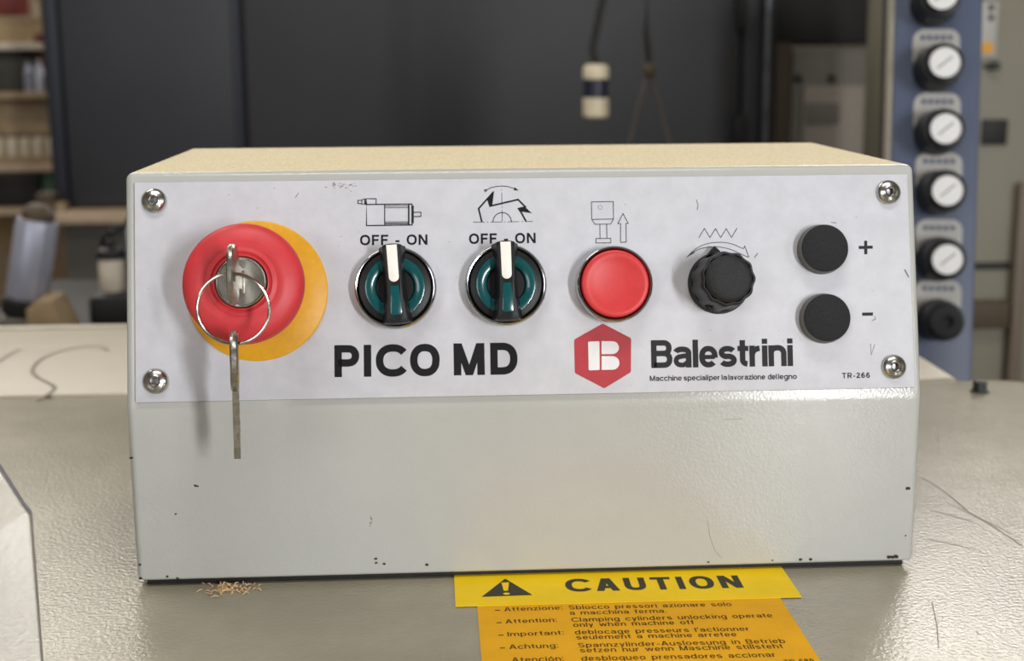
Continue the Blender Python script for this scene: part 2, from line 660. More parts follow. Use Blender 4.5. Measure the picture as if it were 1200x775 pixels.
    if ch == '6':
        w_ = wd(0.60)
        st(el(w_ / 2, .33, w_ / 2 - h, .33 - h, 0, 345, 24), closed=True)
        st(el(w_ / 2 + .02, .5, w_ / 2 - h + .02, .5 - h, 40, 200, 16))
        return w_, out
    if ch == '8':
        w_ = wd(0.60)
        st(el(w_ / 2, .28, w_ / 2 - h, .28 - h, 0, 345, 22), closed=True)
        st(el(w_ / 2, .75, w_ / 2 - h * 1.3, .25 - h, 0, 345, 22), closed=True)
        return w_, out
    if ch == '-':
        hb(X / 2, 0, wd(0.34))
        return wd(0.34), out
    if ch == '.':
        vb(h, 0, t)
        return t, out
    if ch == ':':
        vb(h, 0, t)
        vb(h, X - t, X)
        return t, out
    if ch == "'":
        vb(h, .68, 1)
        return t, out
    return 0.3, out


def text_polys(s, t, target, sp=0.12, xh=0.73, space=0.3):
    """Polygons of a line of text of cap height 1 that runs to width target (in cap heights)."""
    lo, hi = 0.15, 6.0
    for _ in range(40):
        k = (lo + hi) / 2
        x = 0
        for i, c in enumerate(s):
            x += (space * k if c == ' ' else glyph(c, t, k, xh)[0]) + (sp * k if i < len(s) - 1 else 0)
        if x < target:
            lo = k
        else:
            hi = k
    polys, x = [], 0
    for c in s:
        wg, pl = (space * k, []) if c == ' ' else glyph(c, t, k, xh)
        polys += [[(px + x, py) for px, py in p] for p in pl]
        x += wg + sp * k
    return polys


def ccw(p):
    a = sum(p[i][0] * p[(i + 1) % len(p)][1] - p[(i + 1) % len(p)][0] * p[i][1] for i in range(len(p)))
    return p if a > 0 else p[::-1]


# ================================================================== THE SETTING
FLOOR_Z = -0.90
MB().box((-4, -3.2, FLOOR_Z - .1), (4, 4.4, FLOOR_Z)).build('floor', M['concrete'])['kind'] = 'structure'
MB().box((-4, 4.2, FLOOR_Z), (4, 4.35, 2.5)).build('wall_back', M['wall'])['kind'] = 'structure'
MB().box((3.0, -3.2, FLOOR_Z), (3.15, 4.2, 2.6)).build('wall_right', M['wall'])['kind'] = 'structure'
MB().box((-2.95, -3.2, FLOOR_Z), (-2.8, 4.2, 2.6)).build('wall_left', M['wall'])['kind'] = 'structure'
MB().box((-2.8, -3.35, FLOOR_Z), (3.0, -3.2, 2.6)).build('wall_front', M['wall'])['kind'] = 'structure'
MB().box((-2.95, -3.35, 2.6), (3.15, 4.35, 2.7)).build('ceiling', M['ceil'])['kind'] = 'structure'

# ================================================================== THE MACHINE TABLE
table = empty('machine_table', (0.12, 0.1, FLOOR_Z),
              label='warm grey enamelled machine table top with scuffs under the control box', cat='machine table')
TO = Vector(table.location)


def loc(p):
    return Vector(p) - TO


YB = 0.3135      # rear edge of the front cover
R_ = 0.028
outl = [(-0.75, -0.62), (0.492, -0.62)]
outl += [(0.492 - R_ + R_ * math.cos(a), YB - R_ * 0.9 + R_ * 0.9 * math.sin(a)) for a in [PI / 2 * i / 8 for i in range(9)]]
outl += [(-0.75, YB)]
mb = MB()
mb.prism([(x - TO.x, y - TO.y) for x, y in outl], -0.045 - TO.z, 0 - TO.z, bev=0.003, seg=3)
front_cover = mb.build('front_cover', M['table'], table)
mb = MB()
mb.prism([(x - TO.x, y - TO.y) for x, y in [(-0.75, YB + .001), (0.4448, YB + .001), (0.4448, 0.54), (-0.75, 0.54)]],
         -0.045 - TO.z, 0.0012 - TO.z, bev=0.004, seg=3)
rear_cover = mb.build('rear_cover', M['cream'], table)
tag(rear_cover, label='cream rear cover plate with a pencilled squiggle')
# raised lip on the rear edge
MB().box(loc((-0.75, .524, 0.0)), loc((0.43, .536, .0026)), .0012).build('rear_lip', M['cream'], table)
# pencil squiggle
sq = [(126, 411), (122, 407), (113, 405.5), (100, 406), (80, 409), (62, 414), (48, 421), (39, 430), (37.5, 436), (43, 442), (55, 448),
      (63, 452), (64.5, 455), (61, 459), (53, 464), (42, 468)]
sq2 = [(24, 409), (14, 414), (0, 423), (-14, 431)]


def smooth_pts(p, n=3):
    for _ in range(n):
        q = [p[0]]
        for a, b in zip(p, p[1:]):
            q += [(a[0] * .75 + b[0] * .25, a[1] * .75 + b[1] * .25), (a[0] * .25 + b[0] * .75, a[1] * .25 + b[1] * .75)]
        p = q + [p[-1]]
    return p


for s_ in (sq, sq2):
    mb = MB()
    g = [atZ(x, y, .0015) for x, y in smooth_pts(s_)]
    for q in ribbon([(p.x, p.y) for p in g], 0.0032):
        mb.flat(ccw([(x - TO.x, y - TO.y) for x, y in q]), .0014 - TO.z)
    mb.build('pencil_squiggle', M['scribble'], rear_cover, smooth=False)
# bolt
bp = atZ(1148, 459)
mb = MB()
mb.lathe([(.0058, 0), (.0058, .0008), (.0045, .0010)], 32, xf=Matrix.Translation(loc((bp.x, bp.y, 0))))
mb.prism(circ(.0045, 6), .0009, .0066, xf=Matrix.Translation(loc((bp.x, bp.y, 0))), bev=.0006)
mb.build('bolt', M['bolt'], table, ang=25)
# machine body beneath
mb = MB()
mb.box(loc((-0.70, -0.58, FLOOR_Z)), loc((0.40, .50, -.045)), .01)
mb.build('machine_body', M['beige2'], table)
# scratches and dark specks on the enamel
mb = MB()
for a, b, t_ in [((1080, 560), (1100, 572), .0007), ((1100, 572), (1136, 601), .0007), ((1136, 601), (1198, 640), .0006),
                 ((1090, 598), (1140, 612), .0005), ((1086, 632), (1150, 646), .0005), ((1110, 590), (1190, 628), .0004),
                 ((1094, 500), (1104, 535), .0004), ((1092, 706), (1100, 760), .0004)]:
    A, B = atZ(*a), atZ(*b)
    for q in ribbon([(A.x, A.y), ((A.x + B.x) / 2 + .0006, (A.y + B.y) / 2), (B.x, B.y)], t_):
        mb.flat(ccw([(x - TO.x, y - TO.y) for x, y in q]), .00012 - TO.z)
for i in range(46):
    px, py = (random.uniform(20, 160), random.uniform(560, 770)) if i % 2 else (random.uniform(1080, 1198), random.uniform(520, 770))
    p = atZ(px, py)
    r = random.uniform(.0002, .0006)
    mb.flat([(p.x - TO.x + r * random.uniform(.6, 1.2) * math.cos(a), p.y - TO.y + r * random.uniform(.6, 1.3) * math.sin(a))
             for a in [PI / 3 * j for j in range(6)]], .00012 - TO.z)
tag(mb.build('scratches', M['scratch'], front_cover, smooth=False), kind='stuff')


# ---- caution label on the table
def label_sheet(name, x0, y0, x1, y1, z, m, label):
    o = MB().box(loc((x0, y0, z)), loc((x1, y1, z + .0002))).build(name, m, table, smooth=False)
    return tag(o, label=label)


hd_ = label_sheet('caution_header', .1232, -.0291, .2540, .0041, .0003, M['lab_y'], 'bright yellow header label reading CAUTION')
bd_ = label_sheet('caution_text', .1313, -.125, .2457, -.0270, .00005, M['lab_o'], 'amber label with warnings in five languages')


def ground_text(mb, s, A, B, cap, z, t=.15, sp=.16, xh=.74, sx=1.0, space=.42):
    """A, B: where the baseline starts and ends; cap: height of the capitals in metres."""
    A, B = atZ(*A), atZ(*B)
    d = Vector((B.x - A.x, B.y - A.y))
    ln = d.length
    d.normalize()
    n = Vector((-d.y, d.x))
    for p in text_polys(s, t, ln / cap, sp, xh, space):
        mb.flat(ccw([(A.x + d.x * x * cap + n.x * y * cap - TO.x, A.y + d.y * x * cap + n.y * y * cap - TO.y) for x, y in p]), z - TO.z)


mb = MB()
ground_text(mb, 'CAUTION', (664, 695.4), (871.8, 690.6), .0128, .00056, t=.2, sp=.2)


def gl(pts, z):
    return ccw([((atZ(x, y).x) - TO.x, atZ(x, y).y - TO.y) for x, y in pts])


# warning triangle with an exclamation mark
mb.flat(gl([(592, 680), (624, 699.2), (564.5, 701.4)], 0), .00056 - TO.z)
mb.flat(gl([(587.5, 685), (596.5, 684.6), (595.2, 694.4), (590.5, 694.7)], 0), .00066 - TO.z, mi=1)
c_ = atZ(593.6, 698)
mb.flat([(c_.x - TO.x + .0013 * math.cos(a), c_.y - TO.y + .0011 * math.sin(a)) for a in [PI / 8 * i for i in range(16)]], .00066 - TO.z, mi=1)
mb.build('lettering', [M['lab_ink'], M['lab_y']], hd_, smooth=False)
mb = MB()
zt = .0003
rows = [('Attenzione:', (591, 717.6), (659.5, 715.4)), ('Sblocco pressori azionare solo', (667, 715.4), (858, 711.3)),
        ('a macchina ferma.', (668, 721.8), (781.6, 719.2)),
        ('Attention:', (592.6, 732), (653, 729.8)), ('Clamping cylinders unlocking operate', (670, 729.9), (906, 724.6)),
        ('only when machine off', (672, 736), (814, 732.6)),
        ('Important:', (595, 747), (661, 745)), ("deblocage presseurs l'actionner", (674, 744.6), (879, 740.4)),
        ('seulement a machine arretee', (675.6, 750.6), (864, 747)),
        ('Achtung:', (597, 762), (654.4, 760.2)), ('Spannzylinder-Ausloesung in Betrieb', (678, 760), (921, 754.8)),
        ('setzen nur wenn Maschine stillsteht', (680, 766), (918.6, 761)),
        ('TR-680', (921, 780), (956, 778.5)), ('Atención:', (600, 777.5), (661, 775.6)), ('desbloqueo prensadores accionar', (681.6, 775.6), (910, 771))]
for s_, A, B in rows:
    ground_text(mb, s_, A, B, .0037, zt, t=.135, sp=.13)
for y, x in ((716, 580), (730.6, 582), (745.3, 584), (760.2, 586)):
    mb.flat(gl([(x, y), (x + 6, y - .2), (x + 6, y + .8), (x, y + 1)], 0), zt - TO.z)
mb.build('lettering', M['lab_ink2'], bd_, smooth=False)

# ================================================================== THE CONTROL BOX
box = empty('control_box', (W / 2, D / 2, 0), label='grey sheet metal machine control box with sloping switch panel', cat='control box')
BO = Vector(box.location)


def arc3(c, r, a0, a1, n):
    return [(c[0] + r * math.cos(math.radians(a0 + (a1 - a0) * i / n)), c[1] + r * math.sin(math.radians(a0 + (a1 - a0) * i / n))) for i in range(n + 1)]


def fillet(prev, p, nxt, r, n=6):
    p, a, b = Vector(p), (Vector(prev) - Vector(p)).normalized(), (Vector(nxt) - Vector(p)).normalized()
    half = a.angle(b) / 2
    d = r / math.tan(half)
    c = p + (a + b).normalized() * (r / math.sin(half))
    s, e = p + a * d, p + b * d
    out = []
    a0 = math.atan2(s.y - c.y, s.x - c.x)
    a1 = math.atan2(e.y - c.y, e.x - c.x)
    da = (a1 - a0 + PI) % (2 * PI) - PI
    return [(c.x + r * math.cos(a0 + da * i / n), c.y + r * math.sin(a0 + da * i / n)) for i in range(n + 1)]


Z0 = .0025
corners = [(0, Z0), (0, H1), (TY, H2), (D, H2), (D, Z0)]
rad = [.0012, .018, .0028, .0022, .001]


def profile(d):
    """The housing's outline in (y, z), drawn in by d, with its folds rounded."""
    m = len(corners)
    ln = []
    for i in range(m):
        a, b = Vector(corners[i]), Vector(corners[(i + 1) % m])
        t = (b - a).normalized()
        ln.append((a + Vector((t.y, -t.x)) * d, t))      # clockwise outline: inward is to the right
    cs_ = []
    for i in range(m):
        (p, t), (q, u) = ln[i - 1], ln[i]
        k = ((q - p).x * u.y - (q - p).y * u.x) / (t.x * u.y - t.y * u.x)
        cs_.append(p + t * k)
    out = []
    for i in range(m):
        out += fillet(cs_[i - 1], cs_[i], cs_[(i + 1) % m], max(rad[i] - d, .0004), 8)
    return out


bm = bmesh.new()
RE = .0032
rows_ = []
steps = [(RE * (1 - math.cos(a)), RE * (1 - math.sin(a))) for a in [PI / 2 * (1 - q / 5) for q in range(6)]]   # (x inset, outline inset): from flank to end
for dx, d in steps[::-1]:
    rows_.append([bm.verts.new((dx - BO.x, y - BO.y, z)) for y, z in profile(d)])
for dx, d in steps:
    rows_.append([bm.verts.new((W - dx - BO.x, y - BO.y, z)) for y, z in profile(d)])
n = len(rows_[0])
for ra, rb in zip(rows_, rows_[1:]):
    for i in range(n):
        k = (i + 1) % n
        bm.faces.new((ra[i], rb[i], rb[k], ra[k]))
bm.faces.new(rows_[0][::-1])
bm.faces.new(rows_[-1])
bmesh.ops.recalc_face_normals(bm, faces=bm.faces)
me = bpy.data.meshes.new('housing')
for f in bm.faces:
    f.smooth = abs(f.normal.x) < .999
    if f.normal.z > .97:
        f.material_index = 1
bm.to_mesh(me)
bm.free()
me.materials.append(M['paint'])
me.materials.append(M['dust'])
me.set_sharp_from_angle(angle=math.radians(40))
housing = bpy.data.objects.new('housing', me)
COL.objects.link(housing)
housing.parent = box
MB().box(Vector((.0035, .0026, 0)) - BO, Vector((W - .0035, D - .001, Z0 + .0004)) - BO, .0004).build('base_gap_shade', M['gap_shade'], box)  # dark strip that paints the shade of the gap under the box
# paint chips on the lower face: tiny bare patches
mb = MB()
for px, py, r in [(229, 569.5, .0007), (231.5, 570, .0005), (206, 602.5, .0005), (440, 655, .0007), (441, 660, .0006), (450, 661, .0006),
                  (500, 662, .0007), (435, 608, .0003), (434, 613, .0003), (1064, 572.5, .0010), (1061, 628, .0004), (196, 676, .0007),
                  (164.5, 678, .0008), (164, 662, .0006), (1050, 652.5, .0011), (1042, 653, .0010), (1046, 653, .001), (938, 656, .0008),
                  (905, 657, .0005), (950, 655.5, .0007), (830, 659, .0005), (208, 678, .0006), (154, 537, .0007), (232, 477, .0005)]:
    d = ray(px, py)
    p = CAM_LOC + d * ((0 - CAM_LOC.y) / d.y)
    pol = [(p.x - BO.x + r * random.uniform(.7, 1.3) * math.cos(a), p.z + r * random.uniform(.5, 1.0) * math.sin(a)) for a in [PI / 4 * j for j in range(8)]]
    if p.z < H1 - .006:
        mb.add([(x, -.00006 - BO.y, z) for x, z in pol], [list(range(8))])
for pts in ([(829, 610), (832, 630), (838, 646), (845, 654)], [(434, 604), (436, 612), (433, 618)], [(846, 492), (870, 491)]):
    g = [atY(px, py, 0) for px, py in pts]
    for q in ribbon([(p.x - BO.x, p.z) for p in g], .00016):
        mb.add([(x, -.00006 - BO.y, z) for x, z in q], [[0, 1, 2, 3]], 1)
tag(mb.build('paint_chips', [M['chip'], M['mark']], housing, smooth=False), kind='stuff')

# ---- front plate: its frame is local x along, y up the slope, z out of it
PX0, PX1, PV0, PV1, PT = .00394, .30360, .00351, .08744, .0015
FROT = FM.to_euler()


def fw(u, v, h=0.0):
    return FO + Vector((u, 0, 0)) + FV * v + FN * h


plate = MB().box((0, 0, -.0002), (PX1 - PX0, PV1 - PV0, PT), .0003).build('front_plate', M['plate'], box, loc=fw(PX0, PV0) - BO, rot=FROT)
plate.data.materials.append(M['plate_edge_shade'])
for f in plate.data.polygons:
    if abs(f.normal.z) < .5:
        f.material_index = 1
PO = Vector((PX0, PV0))


def fp(px, py, h=PT):
    return face(px, py, h) - PO


class Ink(MB):
    z = PT + .00008

    def line(self, pts, wpx=1.2, closed=False):
        p = [fp(*q) for q in pts]
        for q in ribbon([(a.x, a.y) for a in p], wpx * .000331, closed):
            self.flat(ccw(q), self.z)
        return self

    def poly(self, pts, mi=0, dz=0.0):
        p = [fp(*q) for q in pts]
        return self.flat(ccw([(a.x, a.y) for a in p]), self.z + dz, mi)

    def text(self, s, A, B, hpx, t=.2, sp=.1, xh=.73, space=.3):
        A, B = fp(*A), fp(*B)
        d = B - A
        ln = d.length
        d.normalize()
        nn = Vector((-d.y, d.x))
        cap = hpx * .000331
        for p in text_polys(s, t, ln / cap, sp, xh, space):
            self.flat(ccw([(A.x + d.x * x * cap + nn.x * y * cap, A.y + d.y * x * cap + nn.y * y * cap) for x, y in p]), self.z)
        return self


Ink().text('PICO', (392, 442.2), (515.5, 440.6), 36.8, t=.232, sp=.13).text('MD', (532, 440.2), (606.8, 438.9), 37, t=.232, sp=.16).build(
    'model_lettering', M['ink'], plate, smooth=False)
Ink().text('Balestrini', (763.3, 431.6), (929.5, 429.2), 32.5, t=.2, sp=.03, xh=.76).build('maker_lettering', M['ink_grey'], plate, smooth=False)
sl_ = Ink()
for w_, xa, xb in (('Macchine', 761.5, 799), ('speciali', 801, 830), ('per', 830.9, 843.7), ('la', 845.6, 852), ('lavorazione', 853.5, 896.8),
                   ('del', 899.7, 910.5), ('legno', 912, 933.8)):
    sl_.text(w_, (xa, 446.8 - (xa - 761.5) * .0143), (xb, 446.8 - (xb - 761.5) * .0143), 6.2, t=.19, sp=.07, xh=.76)
sl_.build('slogan_lettering', M['ink_grey'], plate, smooth=False)
Ink().text('TR-266', (986.8, 443.6), (1019.4, 443), 6.4, t=.2, sp=.2).build('code_lettering', M['ink_grey'], plate, smooth=False)
Ink().text('OFF - ON', (422, 287.6), (501, 286.9), 12, t=.2, sp=.15, space=.3).build('switch_lettering', M['ink'], plate, smooth=False)
Ink().text('OFF - ON', (549.8, 286), (627.8, 285), 12, t=.2, sp=.15, space=.3).build('switch_lettering', M['ink'], plate, smooth=False)
pm = Ink()
pm.poly([(1006.3, 288.4), (1022.6, 288), (1022.6, 291.6), (1006.3, 292)]).poly([(1012.6, 282.3), (1016.2, 282.2), (1016.4, 298), (1012.8, 298.1)])
pm.build('plus_sign', M['ink_grey'], plate, smooth=False)
Ink().poly([(1010.3, 366.6), (1023, 366.3), (1023, 370), (1010.3, 370.3)]).build('minus_sign', M['ink_grey'], plate, smooth=False)


# hexagon badge
def round_poly(pts, r, n=5):
    out = []
    for i in range(len(pts)):
        out += fillet(pts[i - 1], pts[i], pts[(i + 1) % len(pts)], r, n)
    return out


hx = Ink()
hx.poly(round_poly([(706.2, 379.2), (739.6, 396.5), (739.4, 436.4), (708, 455.4), (673.6, 437.4), (672.8, 398.2)], 3.2))
hx.poly(round_poly([(689.2, 400.6), (702.4, 400), (702.8, 433.8), (689.8, 434.3)], 1.4), 1, .00005)


def dlobe(x0, y0, x1, y1):
    r = (y1 - y0) / 2 - .2
    cy = (y0 + y1) / 2
    return [(x0, y1)] + [(x0, y0)] + [(x1 - r + r * math.cos(a), cy - r * math.sin(a)) for a in [PI / 2 - PI * i / 14 for i in range(15)]]


hx.poly(dlobe(704.9, 400, 725.2, 415.3), 1, .00005)
hx.poly(dlobe(705, 417.5, 725.8, 433.7), 1, .00005)
hx.build('hexagon_badge', [M['logo_red'], M['logo_white']], plate, smooth=False)
# motor pictogram
ic = Ink()
P_ = lambda l: [(400 + x / 10, 225 + y / 10) for x, y in l]
ic.line(P_([(295, 85), (295, 395), (828, 388), (828, 142), (295, 148)]), 1.3, True)
ic.line(P_([(508, 148), (508, 390)]), 1.2)
ic.line(P_([(790, 145), (790, 388)]), 1.8)
ic.line(P_([(295, 80), (408, 80), (408, 146)]), 1.0)
ic.line(P_([(280, 85), (280, 145)]), 2.0)
ic.line(P_([(260, 84), (295, 82)]), .8).line(P_([(238, 142), (295, 145)]), .8).line(P_([(240, 92), (240, 142)]), 1.0)
ic.line(P_([(262, 84), (238, 98), (194, 100), (194, 134), (238, 140)]), 1.0)
for y in (165, 186, 352, 366, 376):
    ic.line(P_([(512, y), (788, y - 2)]), .7)
ic.line(P_([(842, 160), (842, 368)]), 1.3).line(P_([(842, 240), (932, 238), (932, 288), (842, 290)]), 1.1)
ic.build('motor_pictogram', M['ink'], plate, smooth=False)
# blade pictogram
ic = Ink()
P_ = lambda l: [(540 + x / 9.69, 210 + y / 9.69) for x, y in l]
ic.line(P_([(240, 488), (202, 336), (372, 145)]), 1.9)
ic.poly(P_([(378, 132), (300, 232), (325, 320), (358, 300)]))
ic.line(P_([(330, 307), (650, 232), (740, 322)]), 1.9)
ic.poly(P_([(640, 330), (722, 310), (808, 388), (690, 370), (672, 376)]))
ic.line(P_([(672, 352), (740, 480)]), 1.9)
ic.line([(540 + (470 + 104 * math.cos(a)) / 9.69, 210 + (486 - 106 * math.sin(a)) / 9.69) for a in [PI * i / 20 for i in range(21)]], .9)
for a, b in [((140, 488), (270, 488)), ((295, 488), (312, 488)), ((340, 488), (470, 487)), ((490, 487), (505, 487)), ((530, 486), (660, 483)), ((690, 482), (705, 482)), ((730, 482), (815, 480))]:
    ic.line(P_([a, b]), .6)
for a, b in [((463, 118), (463, 130)), ((465, 155), (467, 290)), ((468, 310), (468, 325)), ((468, 350), (470, 480))]:
    ic.line(P_([a, b]), .6)
ic.line(P_([(262, 122), (300, 118), (340, 98), (400, 84), (470, 78), (540, 86), (610, 108)]), .8)
ic.line(P_([(262, 134), (300, 128)]), .6).line(P_([(272, 148), (300, 128)]), .6)
ic.poly(P_([(610, 92), (656, 128), (602, 128)]))
ic.build('blade_pictogram', M['ink'], plate, smooth=False)
# press cylinder pictogram
ic = Ink()
P_ = lambda l: [(650 + x / 3.875, 200 + y / 3.875) for x, y in l]
ic.line(P_([(167, 142), (266, 141), (267, 220), (254, 243), (183, 244), (168, 222)]), .8, True)
ic.line(P_([(168, 222), (267, 220)]), .8)
for x in (205, 236):
    ic.line(P_([(x, 244), (x + 1, 308)]), .8)
ic.line(P_([(187, 309), (255, 308), (255, 328), (187, 329)]), .8, True)
ic.line(P_([(310, 195), (334, 240), (324, 240), (325, 325), (299, 326), (299, 241), (287, 241)]), .8, True)
ic.line([(650 + (207 + 10 * math.cos(a)) / 3.875, 200 + (167 + 10 * math.sin(a)) / 3.875) for a in [2 * PI * i / 12 for i in range(12)]], .3, True)
ic.build('press_pictogram', M['ink'], plate, smooth=False)
# zigzag and turning arrow pictogram
ic = Ink()
ic.line(P_([(654, 306), (680, 263), (705, 304), (730, 264), (754, 304), (779, 264), (803, 304), (828, 262)]), .7)
P_ = lambda l: [(780 + x / 4.615, 250 + y / 4.615) for x, y in l]
ic.line(P_(smooth_pts([(115, 238), (160, 192), (220, 163), (300, 155), (360, 165), (420, 192)], 2) + [(428, 178), (450, 238)]), .7)
ic.line(P_(smooth_pts([(115, 238), (170, 195), (240, 180), (300, 182), (360, 198), (410, 222), (448, 238)], 2)), .7)
ic.poly(P_([(115, 238), (150, 208), (158, 212)]))
ic.build('turning_arrow_pictogram', M['ink'], plate, smooth=False)
# scuffs and a smear of dirt
ic = Ink()
ic.line([(816, 234), (818, 240), (817, 246)], 1.0).line([(1020, 403), (1021, 416), (1025, 404)], .8).line([(1025, 371), (1026, 374), (1022, 376)], .8)
ic.line([(884, 302), (888, 297)], 1.2).line([(974, 260.5), (980, 261.5)], .9).line([(1060, 316), (1065, 325)], 1.6).line([(350, 226), (346, 232)], .7)
for i in range(40):
    px, py = random.uniform(170, 1055), random.uniform(220, 460)
    a = random.uniform(0, PI)
    l = random.uniform(.5, 2.2)
    ic.line([(px, py), (px + l * math.cos(a), py + l * math.sin(a))], random.uniform(.3, .6))
tag(ic.build('scuff_marks', M['mark'], plate, smooth=False), kind='stuff')
ic = Ink()
for i in range(60):
    px = random.gauss(402, 9)
    py = 214 + abs(random.gauss(0, 4))
    ic.line([(px, py), (px + random.uniform(-2, 2), py + random.uniform(.3, 1))], random.uniform(.3, .9))
tag(ic.build('dirt_smear', M['dirt'], plate, smooth=False), kind='stuff')

# ---- the four plate screws (button heads with a hex socket)
for px, py, sz in [(180, 235, .0048), (1042, 225, .0048), (182, 447, .0049), (1048.5, 430, .0048)]:
    c = face(px, py, PT + .0012)
    mb = MB()
    k = sz / .005
    pr = [(.005, 0), (.005, .0004)] + [(.005 * math.cos(a), .0004 + .0026 * math.sin(a)) for a in [math.radians(x) for x in (12, 25, 40, 52, 62)]] + [(.0021, .00285), (.00185, .0026)]
    mb.lathe([(r * k, z * k) for r, z in pr], 40)
    hexo = circ(.0016 * k, 6, a0=.3, a1=.3 + 2 * PI)
    ri = circ(.00185 * k, 36, a0=.3, a1=.3 + 2 * PI)
    mb.lathe([(.00185 * k, .0026 * k), (.0016 * k, .0024 * k)], 40)
    s_ = mb.build('plate_screw', M['steel'], box, loc=fw(c.x, c.y, PT) - BO, rot=FROT)
    q = MB()
    q.lathe([(.0016 * k, .0024 * k), (.0015 * k, .0006 * k), (0, .0004 * k)], 6, xf=Matrix.Rotation(random.uniform(0, 1), 4, 'Z'))
    q.lathe([(.00168 * k, .00242 * k), (.00138 * k, .0023 * k)], 40)
    q.build('hex_socket', M['socket'], s_, ang=20)

# ---- emergency stop
c = face(301, 340.8, .0025)
es = MB().lathe([(.0268, PT), (.0268, PT + .0008), (.0262, PT + .0012), (.015, PT + .0012), (0, PT + .0012)], 96).build(
    'emergency_stop', M['yellow_disc'], box, loc=fw(c.x, c.y, 0) - BO, rot=FROT)
tag(es, label='red mushroom emergency stop on a yellow disc')
ESC = Vector((.0480 - .0, .0459))      # axis of the button
dx_, dv_ = ESC.x - c.x, ESC.y - c.y
XT = Matrix.Translation((dx_, dv_, 0))
prf = [(.0145, .0025), (.0145, .0135), (.0160, .0150), (.0205, .0185), (.0216, .0205), (.0221, .0228), (.0221, .0246), (.0216, .0264), (.0204, .0278),
       (.0186, .0288), (.0160, .0297), (.0136, .0303), (.0131, .0301), (.0127, .0301), (.0122, .0304), (.0112, .0306), (.0108, .0300),
       (.0103, .0299), (.0100, .0308), (.0096, .0309), (.0094, .0304), (.0092, .0290)]
MB().lathe(prf, 96, xf=XT).build('mushroom_head', M['red'], es, ang=50)
lk = MB()
lk.lathe([(.0091, .0285), (.0091, .0312), (.0088, .0315), (.0084, .0314), (.0082, .0312), (0, .0312)], 64, xf=XT)
lk.build('lock_cylinder', M['steel'], es)
q = MB()
q.box((-.0014, -.0042, .0311), (.0014, .0042, .0316), .0002, xf=XT)
q.build('keyway', M['nickel'], es)

# ---- the two selector switches


def selector(px, py, ang, label):
    c = face(px, py, .006)
    o = MB().lathe([(.0157, 0.0005), (.0157, .0048), (.0156, .0058), (.0153, .0065), (.0149, .0068), (.0145, .0067), (.0142, .0061), (.0141, .0045)], 96).build(
        'selector_switch', M['chrome'], box, loc=fw(c.x, c.y, PT - .0008) - BO, rot=FROT)
    tag(o, label=label)
    MB().lathe([(.0139, .003), (.0139, .0066), (.0134, .0074), (.0120, .0078), (.0112, .0080), (.0076, .0076), (.0070, .0070), (0, .0070)], 96).build(
        'knob_disc', M['black'], o)
    MB().lathe([(.0115, .0078), (.0113, .0084), (.0108, .0086), (.0083, .0083), (.0076, .0079), (.0074, .0074)], 96).build('teal_ring', M['teal'], o)
    # lever: waisted bar, raised
    RZ = Matrix.Rotation(ang, 4, 'Z') @ Matrix.Translation((0, .0007, 0))
    hl = []
    for s in range(25):                       # right side, bottom to top
        y = -.0143 + .0286 * s / 24
        hw = .0030 + .0007 * abs((y - .0015) / .0143) ** 1.6 + (.0004 if y < -.006 else 0)
        hl.append((hw, y))
    full = [(x, y) for x, y in hl]
    top = [(.0037 * math.cos(a), .0143 + .0009 * math.sin(a)) for a in [PI * i / 8 for i in range(1, 8)]]
    full += top + [(-x, y) for x, y in hl[::-1]]
    full += [(.0041 * math.cos(a), -.0143 + .0007 * math.sin(a)) for a in [PI + PI * i / 8 for i in range(1, 8)]]
    hd = MB()
    # flank: wide foot that slopes up to the narrower crest
    nf = len(full)
    vs = []
    for (sc_, z) in ((1.42, .0068), (1.12, .0105), (1.0, .0138), (.94, .0148), (.86, .0150)):
        for x, y in full:
            vs.append((x * sc_, y * (1.0 if sc_ >= 1 else .985), z))
    fs = []
    for r in range(4):
        for i in range(nf):
            j = (i + 1) % nf
            fs.append([r * nf + i, r * nf + j, (r + 1) * nf + j, (r + 1) * nf + i])
    fs.append([4 * nf + i for i in range(nf)])
    hd.add(vs, fs, xf=RZ)
    h_ = hd.build('lever', M['black'], o, ang=45)
    wp = [(.0020, .0146), (-.0020, .0146), (-.0019, .0025)] + [(.0019 * math.cos(a), .0025 + .0019 * math.sin(a)) for a in [PI + PI * i / 10 for i in range(1, 10)]] + [(.0019, .0025)]
    MB().prism(ccw(wp), .0146, .01525, xf=RZ, bev=.0002).build('pointer_stripe', M['white_mark'], h_)
    tp = [(.0016, -.0008), (-.0016, -.0008), (-.0022, -.0108), (-.0018, -.0118), (.0018, -.0118), (.0022, -.0108)]
    MB().prism(ccw(tp), .0147, .0152, xf=RZ, bev=.0002).build('teal_inlay', M['teal'], h_)
    return o


selector(463.2, 337.2, math.radians(3.5), 'teal selector under the motor pictogram')
selector(592.8, 333.6, math.radians(1.2), 'teal selector under the blade pictogram')

# ---- red push button
c = face(720.3, 333, .007)
pb = MB().lathe([(.0147, .0005), (.0147, .0062), (.01462, .0070), (.0144, .0076), (.0141, .0079), (.0137, .0079), (.0134, .0074), (.0132, .0060)], 96).build(
    'push_button', M['chrome'], box, loc=fw(c.x, c.y, PT - .0008) - BO, rot=FROT)
tag(pb, label='flush red push button with chrome bezel')
MB().lathe([(.0129, .003), (.0129, .0080), (.0127, .0086), (.0122, .0089), (.0108, .0089), (.0096, .0085), (.0070, .0080), (.0035, .0077), (0, .0076)], 96).build(
    'button_cap', M['red_cap'], pb, ang=50)
MB().lathe([(.01325, .0062), (.01310, .0066), (.01285, .0064)], 96).build('gap_ring', M['black'], pb)

# ---- fluted adjustment knob
c = face(842, 332, .002)


def flute(a, z):
    return 1 + (.028 * math.cos(11 * a) if z > .0035 else 0)


